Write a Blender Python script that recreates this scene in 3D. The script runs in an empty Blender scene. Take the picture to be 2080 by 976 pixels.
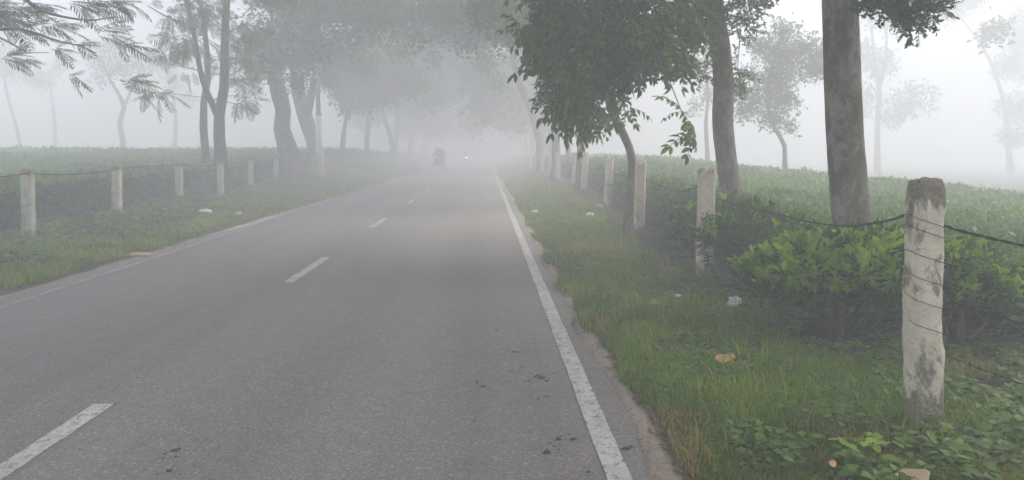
import bpy, math, random
import numpy as np
from mathutils import Vector, Matrix, Euler

SC = bpy.context.scene
COL = SC.collection
rad = math.radians
# ------------------------------------------------------------------ camera, sky, sun, exposure
PITCH, YAW, CAMH, FPX = 0.111352, 0.0329867, 1.6, 1600.0
cam = bpy.data.objects.new('camera', bpy.data.cameras.new('camera'))
COL.objects.link(cam)
cam.location = (0, 0, CAMH)
cam.rotation_euler = (math.pi/2 - PITCH, 0, -YAW)
cam.data.sensor_width = 36.0
cam.data.lens = FPX/2080*36.0
cam.data.clip_start = 0.05
cam.data.clip_end = 3000
SC.camera = cam

SUN_EL, SUN_AZ = 52.0, 62.0            # azimuth measured clockwise from +Y (the driving direction)
world = bpy.data.worlds.new('World'); SC.world = world
world.use_nodes = True
wn, wl = world.node_tree.nodes, world.node_tree.links
wn.clear()
sky = wn.new('ShaderNodeTexSky'); sky.sky_type = 'NISHITA'; sky.sun_disc = False
sky.sun_elevation = rad(SUN_EL); sky.sun_rotation = rad(SUN_AZ)
sky.air_density = 1.0; sky.dust_density = 4.0; sky.ozone_density = 1.0
hs = wn.new('ShaderNodeHueSaturation'); hs.inputs['Saturation'].default_value = 0.74
bg = wn.new('ShaderNodeBackground'); bg.inputs['Strength'].default_value = 0.15
wo = wn.new('ShaderNodeOutputWorld')
wl.new(sky.outputs[0], hs.inputs['Color']); wl.new(hs.outputs[0], bg.inputs[0]); wl.new(bg.outputs[0], wo.inputs[0])

sd = bpy.data.lights.new('sun', 'SUN'); sd.energy = 0.8; sd.angle = rad(35); sd.color = (1.0, 0.93, 0.84)
sun = bpy.data.objects.new('sun', sd); COL.objects.link(sun)
_d = Vector((math.sin(rad(SUN_AZ))*math.cos(rad(SUN_EL)), math.cos(rad(SUN_AZ))*math.cos(rad(SUN_EL)), math.sin(rad(SUN_EL))))
sun.rotation_euler = _d.to_track_quat('Z', 'Y').to_euler()
sun.location = (30, 20, 60)

SC.view_settings.view_transform = 'Standard'; SC.view_settings.look = 'None'
SC.view_settings.exposure = 1.58; SC.view_settings.gamma = 1.0; SC.view_settings.use_curve_mapping = False
SC.render.engine = 'CYCLES'
SC.cycles.use_denoising = True
SC.cycles.volume_bounces = 3
SC.cycles.max_bounces = 8
SC.cycles.diffuse_bounces = 3
SC.cycles.transmission_bounces = 4
SC.cycles.caustics_reflective = False; SC.cycles.caustics_refractive = False
SC.cycles.use_light_tree = False

FOG = 0.0275

# ------------------------------------------------------------------ helpers
def Rcam():
    a = math.pi/2 - PITCH
    Rx = np.array([[1,0,0],[0,math.cos(a),-math.sin(a)],[0,math.sin(a),math.cos(a)]])
    c, s = math.cos(-YAW), math.sin(-YAW)
    return np.array([[c,-s,0],[s,c,0],[0,0,1]]) @ Rx
RC = Rcam()
def W(px, py, Y):
    """the place at distance Y down the road that a measured point of the photograph stands for"""
    r = RC @ np.array([(px-1040)/FPX, -(py-488)/FPX, -1.0])
    t = Y/r[1]
    return np.array([r[0]*t, Y, CAMH + r[2]*t])

def sm(a, b, x):
    t = np.clip((np.asarray(x, float)-a)/(b-a), 0, 1); return t*t*(3-2*t)

def vnoise(x, y, seed=0, sc=1.0):
    """smooth value noise, vectorised"""
    x = np.asarray(x, float)/sc; y = np.asarray(y, float)/sc
    xi = np.floor(x).astype(int); yi = np.floor(y).astype(int); xf = x-xi; yf = y-yi
    def h(i, j):
        n = (i*374761393 + j*668265263 + seed*1442695041) & 0x7fffffff
        n = ((n ^ (n >> 13))*1274126177) & 0x7fffffff
        return (n & 0xffff)/65535.0
    u = xf*xf*(3-2*xf); v = yf*yf*(3-2*yf)
    return (h(xi,yi)*(1-u)+h(xi+1,yi)*u)*(1-v) + (h(xi,yi+1)*(1-u)+h(xi+1,yi+1)*u)*v

def link(o, parent=None):
    COL.objects.link(o)
    if parent is not None: o.parent = parent
    return o
def tag(o, label=None, cat=None, group=None, kind=None):
    if label: o['label'] = label
    if cat: o['category'] = cat
    if group: o['group'] = group
    if kind: o['kind'] = kind
    return o
def empty(name, loc, rz=0.0):
    o = bpy.data.objects.new(name, None); o.location = loc; o.rotation_euler = (0,0,rz); o.empty_display_size = 0.2
    return link(o)
def mesh_np(name, V, F, mat, parent=None, rnd=None, smooth=False, loc=(0,0,0)):
    """V (n,3); F (m,3) or (m,4) index arrays, or a list of such arrays"""
    V = np.asarray(V, np.float32)
    if not isinstance(F, list) or np.ndim(F[0]) == 1: F = [F]
    F = [np.asarray(f, np.int32) for f in F if len(f)]
    me = bpy.data.meshes.new(name)
    me.vertices.add(len(V)); me.vertices.foreach_set('co', V.ravel())
    nl = sum(f.size for f in F); npoly = sum(len(f) for f in F)
    me.loops.add(nl); me.loops.foreach_set('vertex_index', np.concatenate([f.ravel() for f in F]))
    tot = np.concatenate([np.full(len(f), f.shape[1], np.int32) for f in F])
    st = np.concatenate([[0], np.cumsum(tot)[:-1]]).astype(np.int32)
    me.polygons.add(npoly); me.polygons.foreach_set('loop_start', st)
    me.update(calc_edges=True)
    if smooth: me.polygons.foreach_set('use_smooth', np.ones(npoly, bool))
    if rnd is not None:
        a = me.attributes.new('rnd', 'FLOAT', 'POINT'); a.data.foreach_set('value', np.asarray(rnd, np.float32))
    me.validate(verbose=False)
    me.materials.append(mat)
    o = bpy.data.objects.new(name, me); o.location = loc
    return link(o, parent)

class MB:
    """collects pieces into ONE mesh"""
    def __init__(s): s.V=[]; s.T=[]; s.Q=[]; s.R=[]; s.n=0
    def add(s, V, F, rnd=0.5):
        V = np.asarray(V, float); F = np.asarray(F, int)
        (s.T if F.shape[1]==3 else s.Q).append(F+s.n); s.V.append(V)
        s.R.append(np.full(len(V), rnd) if np.isscalar(rnd) else np.asarray(rnd)); s.n += len(V); return s
    def box(s, c, d, rot=None, rnd=0.5):
        v = np.array([[x,y,z] for x in (-.5,.5) for y in (-.5,.5) for z in (-.5,.5)])*np.array(d)
        if rot is not None: v = v @ np.array(Euler(rot).to_matrix()).T
        return s.add(v+np.array(c), [[0,1,3,2],[4,6,7,5],[0,4,5,1],[2,3,7,6],[0,2,6,4],[1,5,7,3]], rnd)
    def tube(s, P, R, sides=10, rnd=0.5, bump=0.0, seed=0, close=True, step=None):
        V, F, C = tube(P, R, sides, bump, seed, step)
        n0 = s.n; s.add(V, F, rnd)
        if close:
            k = len(V)//sides
            for ring in (0, k-1):
                ids = n0 + ring*sides + np.arange(sides)
                cv = V[ring*sides:(ring+1)*sides].mean(0)
                s.V.append(cv[None]); s.R.append(np.array([0.5])); ci = s.n; s.n += 1
                tri = np.stack([ids, np.roll(ids,-1), np.full(sides, ci)], 1)
                if ring == 0: tri = tri[:, ::-1]
                s.T.append(tri)
        return s
    def torus(s, c, axis, R, r, n=28, m=8, rnd=0.5):
        a = Vector(axis).normalized(); u = a.orthogonal().normalized(); w = a.cross(u)
        u, w, a = map(np.array, (u, w, a))
        V = []
        for i in range(n):
            t = 2*math.pi*i/n; d = math.cos(t)*u+math.sin(t)*w
            for j in range(m):
                q = 2*math.pi*j/m; V.append(np.array(c)+d*(R+r*math.cos(q))+a*r*math.sin(q))
        F = [[i*m+j, ((i+1)%n)*m+j, ((i+1)%n)*m+(j+1)%m, i*m+(j+1)%m] for i in range(n) for j in range(m)]
        return s.add(V, F, rnd)
    def ball(s, c, r, n=12, m=8, rnd=0.5, lump=0.0, seed=0):
        r = np.array(r if hasattr(r,'__len__') else (r,r,r)); rs = np.random.RandomState(seed)
        V = []; 
        for i in range(m+1):
            for j in range(n):
                th = math.pi*i/m; ph = 2*math.pi*j/n
                k = 1+lump*(rs.rand()-.5)*(0 if i in (0,m) else 1)
                V.append(np.array(c)+k*r*np.array([math.sin(th)*math.cos(ph), math.sin(th)*math.sin(ph), math.cos(th)]))
        F = [[i*n+j, (i+1)*n+j, (i+1)*n+(j+1)%n, i*n+(j+1)%n] for i in range(m) for j in range(n)]
        return s.add(V, F, rnd)
    def build(s, name, mat, parent=None, smooth=False, loc=(0,0,0)):
        F = []
        if s.Q: F.append(np.concatenate(s.Q))
        if s.T: F.append(np.concatenate(s.T))
        return mesh_np(name, np.concatenate(s.V)-np.array(loc if parent is None else (0,0,0)), F, mat, parent, np.concatenate(s.R), smooth, loc if parent is None else (0,0,0))

def resample(P, R, step):
    P = np.asarray(P, float); R = np.asarray(R, float)
    if len(P) == 2: P2 = [P[0], P[1]]
    out, ro = [], []
    n = len(P)
    for i in range(n-1):
        p0 = P[max(i-1,0)]; p1 = P[i]; p2 = P[i+1]; p3 = P[min(i+2,n-1)]
        k = max(1, int(np.linalg.norm(p2-p1)/step))
        for j in range(k):
            t = j/k
            out.append(.5*((2*p1)+(-p0+p2)*t+(2*p0-5*p1+4*p2-p3)*t*t+(-p0+3*p1-3*p2+p3)*t**3)); ro.append(R[i]*(1-t)+R[i+1]*t)
    out.append(P[-1]); ro.append(R[-1])
    return np.array(out), np.array(ro)
def tube(P, R, sides=10, bump=0.0, seed=0, step=None):
    P = np.asarray(P, float)
    R = np.full(len(P), R) if np.isscalar(R) else np.asarray(R, float)
    if step: P, R = resample(P, R, step)
    T = np.gradient(P, axis=0); T /= np.linalg.norm(T, axis=1)[:,None]+1e-9
    up = np.array([0.,1,0]) if abs(T[0][1]) < .9 else np.array([1.,0,0])
    rings = []
    u = up - T[0]*np.dot(up, T[0]); u /= np.linalg.norm(u)
    L = np.concatenate([[0], np.cumsum(np.linalg.norm(np.diff(P,axis=0),axis=1))])
    a = np.arange(sides)*2*math.pi/sides
    for i in range(len(P)):
        u = u - T[i]*np.dot(u, T[i]); u /= np.linalg.norm(u)+1e-9; w = np.cross(T[i], u)
        r = np.full(sides, R[i])
        if bump:
            r = r*(1+bump*(vnoise(np.cos(a)*1.3+10, np.sin(a)*1.3+L[i]*1.2+20, seed)-.5)*2 + bump*.45*(vnoise(np.cos(a)*4+10, np.sin(a)*4+L[i]*6+20, seed+5)-.5)*2)
        rings.append(P[i]+np.outer(np.cos(a)*r, u)+np.outer(np.sin(a)*r, w))
    V = np.concatenate(rings); k = len(P)
    i, j = np.meshgrid(np.arange(k-1), np.arange(sides), indexing='ij')
    F = np.stack([i*sides+j, i*sides+(j+1)%sides, (i+1)*sides+(j+1)%sides, (i+1)*sides+j], -1).reshape(-1,4)
    return V, F, P

# ------------------------------------------------------------------ materials
def newmat(name):
    m = bpy.data.materials.new(name); m.use_nodes = True; m.node_tree.nodes.clear()
    return m, m.node_tree.nodes, m.node_tree.links
def ramp(n, stops, interp='LINEAR'):
    r = n.new('ShaderNodeValToRGB'); r.color_ramp.interpolation = interp
    e = r.color_ramp.elements
    while len(e) < len(stops): e.new(0.5)
    for x, (p, c) in zip(e, stops):
        x.position = p; x.color = (c[0], c[1], c[2], 1) if hasattr(c,'__len__') else (c,c,c,1)
    return r
def noise(n, l, coord, scale, detail=5, rough=.55, dist=0):
    t = n.new('ShaderNodeTexNoise'); t.inputs['Scale'].default_value = scale; t.inputs['Detail'].default_value = detail
    t.inputs['Roughness'].default_value = rough; t.inputs['Distortion'].default_value = dist
    l.new(coord, t.inputs['Vector']); return t.outputs['Fac']
def mixc(n, l, fac, a, b):
    m = n.new('ShaderNodeMix'); m.data_type = 'RGBA'
    if hasattr(fac, 'links'): l.new(fac, m.inputs[0])
    else: m.inputs[0].default_value = fac
    for s, v in ((6, a), (7, b)):
        if hasattr(v, 'links'): l.new(v, m.inputs[s])
        else: m.inputs[s].default_value = (*v, 1)
    return m.outputs[2]
def mth(n, l, op, a, b=None):
    m = n.new('ShaderNodeMath'); m.operation = op
    for i, v in enumerate((a, b)):
        if v is None: continue
        if hasattr(v, 'links'): l.new(v, m.inputs[i])
        else: m.inputs[i].default_value = v
    return m.outputs[0]
def objc(n, l, scale=None):
    tc = n.new('ShaderNodeTexCoord')
    if scale is None: return tc.outputs['Object']
    mp = n.new('ShaderNodeMapping'); mp.inputs['Scale'].default_value = scale
    l.new(tc.outputs['Object'], mp.inputs[0]); return mp.outputs[0]
def finish(m, n, l, col, rough=.8, bump=None, bstr=.3, bdist=.02, spec=.3, metal=0):
    p = n.new('ShaderNodeBsdfPrincipled'); o = n.new('ShaderNodeOutputMaterial')
    if hasattr(col, 'links'): l.new(col, p.inputs['Base Color'])
    else: p.inputs['Base Color'].default_value = (*col, 1)
    if hasattr(rough, 'links'): l.new(rough, p.inputs['Roughness'])
    else: p.inputs['Roughness'].default_value = rough
    p.inputs['Specular IOR Level'].default_value = spec; p.inputs['Metallic'].default_value = metal
    if bump is not None:
        b = n.new('ShaderNodeBump'); b.inputs['Strength'].default_value = bstr; b.inputs['Distance'].default_value = bdist
        l.new(bump, b.inputs['Height']); l.new(b.outputs[0], p.inputs['Normal'])
    l.new(p.outputs[0], o.inputs[0]); return m

def simple(name, col, rough=.7, metal=0, spec=.3):
    m, n, l = newmat(name); c = objc(n, l)
    f = noise(n, l, c, 14, 4)
    r = ramp(n, [(.3, [x*.75 for x in col]), (.7, [min(1, x*1.2) for x in col])]); l.new(f, r.inputs[0])
    return finish(m, n, l, r.outputs[0], rough, f, .1, .005, spec, metal)

def bark(name, c1, c2, c3, sc=1.0, lichen=None):
    m, n, l = newmat(name); c = objc(n, l); cs = objc(n, l, (1, 1, .35))
    f = noise(n, l, cs, 9*sc, 7, .65, .4); r = ramp(n, [(.3, c1), (.52, c2), (.75, c3)]); l.new(f, r.inputs[0])
    col = r.outputs[0]
    ch = noise(n, l, objc(n, l, (1, 1, 3.2)), 16*sc, 4, .6, .6); rr = ramp(n, [(.36, 1), (.45, 0)]); l.new(ch, rr.inputs[0])
    col = mixc(n, l, mth(n, l, 'MULTIPLY', rr.outputs[0], .45), col, [x*.4 for x in c1])
    if lichen:
        f5 = noise(n, l, objc(n, l, (1,1,.5)), 2.2*sc, 5, .65, .5); r5 = ramp(n, [(.40, 0), (.58, 1)]); l.new(f5, r5.inputs[0])
        col = mixc(n, l, mth(n, l, 'MULTIPLY', r5.outputs[0], .75), col, (.13,.075,.04))
        f2 = noise(n, l, c, 5*sc, 6, .7, .8); r2 = ramp(n, [(.54, 0), (.62, 1)]); l.new(f2, r2.inputs[0])
        col = mixc(n, l, mth(n, l, 'MULTIPLY', r2.outputs[0], .7), col, lichen)
        f4 = noise(n, l, c, 40*sc, 3, .5); r4 = ramp(n, [(.66, 0), (.7, 1)]); l.new(f4, r4.inputs[0])
        col = mixc(n, l, mth(n, l, 'MULTIPLY', r4.outputs[0], .6), col, (.42,.42,.38))
    f7 = noise(n, l, objc(n, l, (1, 1, .6)), 3.3*sc, 5, .7, .3); r7 = ramp(n, [(.52, 0), (.6, 1)]); l.new(f7, r7.inputs[0])
    col = mixc(n, l, mth(n, l, 'MULTIPLY', r7.outputs[0], .55), col, c3)
    return finish(m, n, l, col, .9, mth(n, l, 'ADD', f, mth(n, l, 'MULTIPLY', ch, .5)), 1., .06, .15)

def leafmat(name, stops, trans=.35, rough=.5, hue_noise=.6):
    m, n, l = newmat(name)
    at = n.new('ShaderNodeAttribute'); at.attribute_name = 'rnd'
    c = objc(n, l); f = noise(n, l, c, hue_noise, 3)
    v = mth(n, l, 'ADD', mth(n, l, 'MULTIPLY', at.outputs['Fac'], .75), mth(n, l, 'MULTIPLY', mth(n, l, 'SUBTRACT', f, .25), .5))
    r = ramp(n, stops); l.new(v, r.inputs[0])
    p = n.new('ShaderNodeBsdfPrincipled'); p.inputs['Roughness'].default_value = rough; p.inputs['Specular IOR Level'].default_value = .18
    t = n.new('ShaderNodeBsdfTranslucent'); mx = n.new('ShaderNodeMixShader'); mx.inputs[0].default_value = trans
    l.new(r.outputs[0], p.inputs['Base Color'])
    tc = mixc(n, l, .5, r.outputs[0], (.16,.24,.03)); l.new(tc, t.inputs[0])
    o = n.new('ShaderNodeOutputMaterial')
    l.new(p.outputs[0], mx.inputs[1]); l.new(t.outputs[0], mx.inputs[2]); l.new(mx.outputs[0], o.inputs[0])
    return m

M = {}
M['bark_grey'] = bark('bark_grey', (.07,.06,.042), (.20,.18,.14), (.40,.38,.32), 1, (.13,.15,.08))
M['bark_brown'] = bark('bark_brown', (.08,.06,.045), (.20,.155,.125), (.37,.32,.27), 1.2)
M['bark_dark'] = bark('bark_dark', (.055,.045,.038), (.10,.085,.07), (.16,.14,.12), 1.4)
M['leaf_broad'] = leafmat('leaf_broad', [(.0,(.022,.045,.010)),(.3,(.055,.105,.016)),(.6,(.14,.21,.028)),(.95,(.34,.40,.05))], hue_noise=1.6)
M['leaf_fern'] = leafmat('leaf_fern', [(.0,(.05,.09,.035)),(.5,(.085,.14,.05)),(.95,(.14,.20,.07))])
M['leaf_dark'] = leafmat('leaf_dark', [(.0,(.028,.045,.022)),(.5,(.045,.075,.03)),(.95,(.075,.11,.04))])
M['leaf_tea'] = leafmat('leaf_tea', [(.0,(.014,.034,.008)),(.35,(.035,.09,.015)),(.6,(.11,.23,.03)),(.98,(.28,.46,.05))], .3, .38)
M['leaf_tea_new'] = leafmat('leaf_tea_new', [(.0,(.14,.28,.02)),(.5,(.32,.52,.04)),(.98,(.52,.70,.09))], .4, .4)
M['leaf_weed'] = leafmat('leaf_weed', [(.0,(.05,.09,.014)),(.5,(.11,.19,.026)),(.98,(.24,.35,.05))], .3, .5)
M['grass'] = leafmat('grass', [(.0,(.075,.10,.010)),(.3,(.12,.20,.014)),(.6,(.20,.33,.024)),(.86,(.36,.44,.05)),(1.,(.48,.31,.14))], .35, .55, .9)
M['twig'] = simple('twig', (.10,.08,.06), .85)
M['wire'] = simple('wire', (.035,.03,.028), .6, .3)

# asphalt
m, n, l = newmat('asphalt'); c = objc(n, l)
big = noise(n, l, objc(n, l, (1,.05,1)), 1.1, 4, .55, .1); fine = noise(n, l, c, 75, 3, .8); mid = noise(n, l, c, 5, 6, .65)
r = ramp(n, [(.3,(.158,.144,.130)),(.72,(.236,.219,.199))]); l.new(big, r.inputs[0])
r2 = ramp(n, [(.32,(.45,.45,.45)),(.47,(1,1,1)),(.58,(1.0,1,1)),(.70,(2.2,2.1,2.0))]); l.new(fine, r2.inputs[0])
vo = n.new('ShaderNodeTexVoronoi'); vo.inputs['Scale'].default_value = 85; l.new(c, vo.inputs['Vector'])
vs = n.new('ShaderNodeSeparateXYZ'); l.new(vo.outputs['Color'], vs.inputs[0])
rv = ramp(n, [(.0,(.55,.55,.55)),(.35,(.9,.9,.9)),(.8,(1.1,1.1,1.1)),(.93,(1.5,1.48,1.42)),(1,(2.3,2.25,2.1))]); l.new(vs.outputs[0], rv.inputs[0])
mv = n.new('ShaderNodeMix'); mv.data_type='RGBA'; mv.blend_type='MULTIPLY'; mv.inputs[0].default_value=.6
l.new(r.outputs[0], mv.inputs[6]); l.new(rv.outputs[0], mv.inputs[7])
mm = n.new('ShaderNodeMix'); mm.data_type='RGBA'; mm.blend_type='MULTIPLY'; mm.inputs[0].default_value=.75
l.new(mv.outputs[2], mm.inputs[6]); l.new(r2.outputs[0], mm.inputs[7])
r3 = ramp(n, [(.30,(.86,.86,.86)),(.5,(1,1,1)),(.7,(1.06,1.06,1.06))]); l.new(mid, r3.inputs[0])
m3 = n.new('ShaderNodeMix'); m3.data_type='RGBA'; m3.blend_type='MULTIPLY'; m3.inputs[0].default_value=.8
l.new(mm.outputs[2], m3.inputs[6]); l.new(r3.outputs[0], m3.inputs[7])
sp = noise(n, l, c, 22, 2, .5); rs_ = ramp(n, [(.735,0),(.76,1)]); l.new(sp, rs_.inputs[0])
colr = mixc(n, l, mth(n, l, 'MULTIPLY', rs_.outputs[0], .55), m3.outputs[2], (.03,.03,.032))
ASPH = finish(m, n, l, colr, .78, fine, .5, .004, .35); M['asphalt'] = ASPH
# worn paint
m, n, l = newmat('road_paint'); c = objc(n, l)
w1 = noise(n, l, objc(n, l, (1,.8,1)), 17, 8, .8, .2); rr = ramp(n, [(.40,0),(.50,1)]); l.new(w1, rr.inputs[0])
w2 = noise(n, l, c, 60, 4, .7); r2 = ramp(n, [(.30,.25),(.45,1)]); l.new(w2, r2.inputs[0])
f = mth(n, l, 'MULTIPLY', rr.outputs[0], r2.outputs[0])
dirt = noise(n, l, c, 2.2, 5); rd = ramp(n, [(.3,(.42,.40,.36)),(.7,(.60,.58,.53))]); l.new(dirt, rd.inputs[0])
M['paint'] = finish(m, n, l, mixc(n, l, f, (.18,.165,.155), rd.outputs[0]), .7, w1, .2, .003)
m, n, l = newmat('road_paint_faded'); c = objc(n, l)
w1 = noise(n, l, objc(n, l, (1,1,1)), 7, 8, .75, .5); rr = ramp(n, [(.42,0),(.58,.75)]); l.new(w1, rr.inputs[0])
M['paint_faded'] = finish(m, n, l, mixc(n, l, rr.outputs[0], (.18,.165,.155), (.38,.33,.31)), .75)
# tar
M['tar'] = simple('tar', (.035,.035,.037), .5)
# ground
m, n, l = newmat('ground_soil'); tc = n.new('ShaderNodeTexCoord'); c = tc.outputs['Object']
sx = n.new('ShaderNodeSeparateXYZ'); l.new(c, sx.inputs[0])
n1 = noise(n, l, c, 1.6, 6, .65); n2 = noise(n, l, c, 26, 5, .7)
# distance outside the road edges
dr = mth(n, l, 'SUBTRACT', sx.outputs[0], .86); dl = mth(n, l, 'SUBTRACT', -5.32, sx.outputs[0])
d = mth(n, l, 'MAXIMUM', dr, dl)
dd = mth(n, l, 'ADD', d, mth(n, l, 'MULTIPLY', mth(n, l, 'SUBTRACT', n1, .5), .35))
rs2 = ramp(n, [(.05,0),(.14,1)]); l.new(dd, rs2.inputs[0])
rsand = ramp(n, [(.3,(.33,.26,.20)),(.7,(.50,.41,.33))]); l.new(n2, rsand.inputs[0])
rdirt = ramp(n, [(.3,(.055,.042,.03)),(.55,(.11,.085,.06)),(.75,(.17,.135,.10))]); l.new(n2, rdirt.inputs[0])
gr = ramp(n, [(.42,0),(.6,1)]); l.new(noise(n, l, c, .9, 5), gr.inputs[0])
dirt2 = mixc(n, l, mth(n, l, 'MULTIPLY', gr.outputs[0], .55), rdirt.outputs[0], (.055,.085,.028))
M['soil'] = finish(m, n, l, mixc(n, l, rs2.outputs[0], rsand.outputs[0], dirt2), .95, n2, .8, .03, .1)
# tea field underside
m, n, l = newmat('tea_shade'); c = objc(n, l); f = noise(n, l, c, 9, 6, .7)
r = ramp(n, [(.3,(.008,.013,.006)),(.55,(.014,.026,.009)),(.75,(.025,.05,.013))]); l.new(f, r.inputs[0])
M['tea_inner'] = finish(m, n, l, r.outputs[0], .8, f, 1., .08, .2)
# post concrete with peeling whitewash
def postmat(name, white, top_dirt=1.18, thr=.5):
    m, n, l = newmat(name); tc = n.new('ShaderNodeTexCoord'); c = tc.outputs['Object']
    sx = n.new('ShaderNodeSeparateXYZ'); l.new(c, sx.inputs[0]); z = sx.outputs[2]
    a = noise(n, l, objc(n, l, (1,1,.45)), 7, 9, .74, .5); bfine = noise(n, l, c, 45, 5, .7)
    conc = ramp(n, [(.3,(.12,.10,.07)),(.5,(.25,.22,.165)),(.72,(.40,.36,.29))]); l.new(bfine, conc.inputs[0])
    wh = ramp(n, [(.25,[x*.72 for x in white]),(.6,white),(.8,[min(1,x*1.15) for x in white])]); l.new(noise(n, l, c, 6, 6, .7), wh.inputs[0])
    # more paint lost on top and at the foot
    top = mth(n, l, 'MULTIPLY', mth(n, l, 'SUBTRACT', z, top_dirt), 1.6); top = mth(n, l, 'MAXIMUM', top, 0)
    foot = mth(n, l, 'MAXIMUM', mth(n, l, 'MULTIPLY', mth(n, l, 'SUBTRACT', .26, z), 1.3), 0)
    k = mth(n, l, 'SUBTRACT', mth(n, l, 'SUBTRACT', a, top), foot)
    rk = ramp(n, [(thr-.13,0),(thr-.05,1)]); l.new(k, rk.inputs[0])
    col = mixc(n, l, rk.outputs[0], conc.outputs[0], wh.outputs[0])
    cr = noise(n, l, objc(n, l, (1,1,4)), 10, 3, .5, 1.5); rc = ramp(n, [(.485,0),(.5,1),(.515,0)]); l.new(cr, rc.inputs[0])
    col = mixc(n, l, mth(n, l, 'MULTIPLY', rc.outputs[0], .55), col, (.05,.045,.035))
    return finish(m, n, l, col, .9, a, .6, .02, .2)
M['post_near'] = postmat('post_near', (.74,.67,.52), 1.27, .535)
M['post'] = postmat('post', (.76,.66,.49), 1.22, .47)
M['post_left'] = postmat('post_left', (.60,.57,.44), 1.15, .50)

# ------------------------------------------------------------------ terrain
RX0, RX1 = -5.33, 0.835      # asphalt edges
def gz(x, y):
    x = np.asarray(x, float); y = np.asarray(y, float)
    rr_ = .36*sm(13, 28, y)*sm(1.0, 3.2, x)*(1-sm(7, 20, x)) + .24*sm(24, 36, y)*sm(4, 7, x)*(1-sm(9, 17, x))*(1-sm(50, 80, y))
    # left: the tea garden climbs to a low crest, then levels out
    dist = np.sqrt(x*x*1.15 + y*y)
    ll_ = .80*sm(24, 50, dist)*sm(-5.6, -9.5, x) + .12*sm(50, 110, dist)*sm(-5.6, -9.5, x)
    und = (vnoise(x, y, 3, 1.7)-.5)*.05-.3*sm(9,30,x)+0*x if False else (vnoise(x, y, 3, 1.7)-.5)*.05*np.maximum(sm(.95, 1.8, x), sm(-5.5, -6.4, x)) + (vnoise(x, y, 4, .45)-.5)*.03*np.maximum(sm(.9, 1.3, x), sm(-5.4, -5.8, x))
    rr_ = rr_ - 1.15*sm(4.0, 30, x)
    inroad = (x > RX0-.02) & (x < RX1+.02)
    base = np.where(inroad, -.05, -.006)
    edge = .012*np.maximum(sm(.95, 1.5, x), sm(-5.45, -6.0, x))
    return np.where(inroad, base, base + edge + rr_ + ll_ + und)
xs = np.concatenate([np.linspace(-320,-60,14), np.linspace(-56,-16,30), np.linspace(-15.5,-5.6,70), [-5.5,-5.42,-5.36,-5.33,-5.30,-5.2], np.linspace(-4,0,5), [.6,.74,.77,.81,.85,.92], np.linspace(1,6,72), np.linspace(6.2,20,50), np.linspace(22,60,16), np.linspace(75,320,12)])
ys = np.concatenate([np.linspace(-60,-2,20), np.linspace(-1.5,12,170), np.linspace(12.2,45,130), np.linspace(46,120,60), np.linspace(130,330,20)])
X, Yg = np.meshgrid(xs, ys, indexing='ij'); Z = gz(X, Yg)
i, j = np.meshgrid(np.arange(len(xs)-1), np.arange(len(ys)-1), indexing='ij'); ny = len(ys)
F = np.stack([i*ny+j, (i+1)*ny+j, (i+1)*ny+j+1, i*ny+j+1], -1).reshape(-1,4)
g = mesh_np('ground', np.stack([X,Yg,Z],-1).reshape(-1,3), F, M['soil'], smooth=True); g['kind'] = 'structure'

# road with ragged edges
ry = np.concatenate([np.arange(-40, 40, .12), np.arange(40, 300, 2.)])
er = RX1 + .035 + (vnoise(ry, ry*0, 11, .9)-.5)*.13 + (vnoise(ry, ry*0, 12, .25)-.5)*.05
el = RX0 - (vnoise(ry, ry*0, 13, 1.3)-.5)*.16
colsx = [el+.0, el+.03, np.full_like(ry,-2.4), er-.03, er]
colz = [-.03, .0, .0, .0, -.03]
V = np.concatenate([np.stack([cx, ry, np.full_like(ry, cz)], 1) for cx, cz in zip(colsx, colz)])
k = len(ry); F = np.concatenate([np.stack([a*k+np.arange(k-1), (a+1)*k+np.arange(k-1), (a+1)*k+np.arange(1,k), a*k+np.arange(1,k)],1) for a in range(4)])
o = mesh_np('road', V, F, M['asphalt']); o['kind'] = 'structure'
def strip(name, xc, w, y0, y1, mat, seed=0, jag=.005, z=.004, step=.15):
    y = np.arange(y0, y1+1e-6, step); 
    a = xc-w/2+(vnoise(y, y*0, 21+seed, .2)-.5)*jag*2; b = xc+w/2+(vnoise(y, y*0, 31+seed, .2)-.5)*jag*2
    V = np.concatenate([np.stack([a, y, np.full_like(y, z)],1), np.stack([b, y, np.full_like(y, z)],1)]); k = len(y)
    F = np.stack([np.arange(k-1), k+np.arange(k-1), k+np.arange(1,k), np.arange(1,k)],1)
    o = mesh_np(name, V, F, mat); o['kind'] = 'structure'; return o
strip('edge_line', .652, .125, -30, 160, M['paint'], 1)
y = np.arange(-30, 160, .2)
# the far edge line drifts outwards a little
xl = -5.02 - .22*sm(8, 26, y)
a = xl-.05+(vnoise(y,y*0,41,.2)-.5)*.02; b = xl+.05+(vnoise(y,y*0,42,.2)-.5)*.02; kk=len(y)
o = mesh_np('edge_line', np.concatenate([np.stack([a,y,y*0+.004],1), np.stack([b,y,y*0+.004],1)]), np.stack([np.arange(kk-1), kk+np.arange(kk-1), kk+np.arange(1,kk), np.arange(1,kk)],1), M['paint_faded']); o['kind']='structure'
for q, y0 in enumerate([-19.9,-12.4,-4.9,2.64,9.69,16.86,24.39,32.2,39.9,47.5,55,62.5,70,77.5,85,92.5]):
    strip('centre_dash', -2.44, .125, y0, y0+2.32, M['paint'], 50+q, .008, .004, .116)

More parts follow.
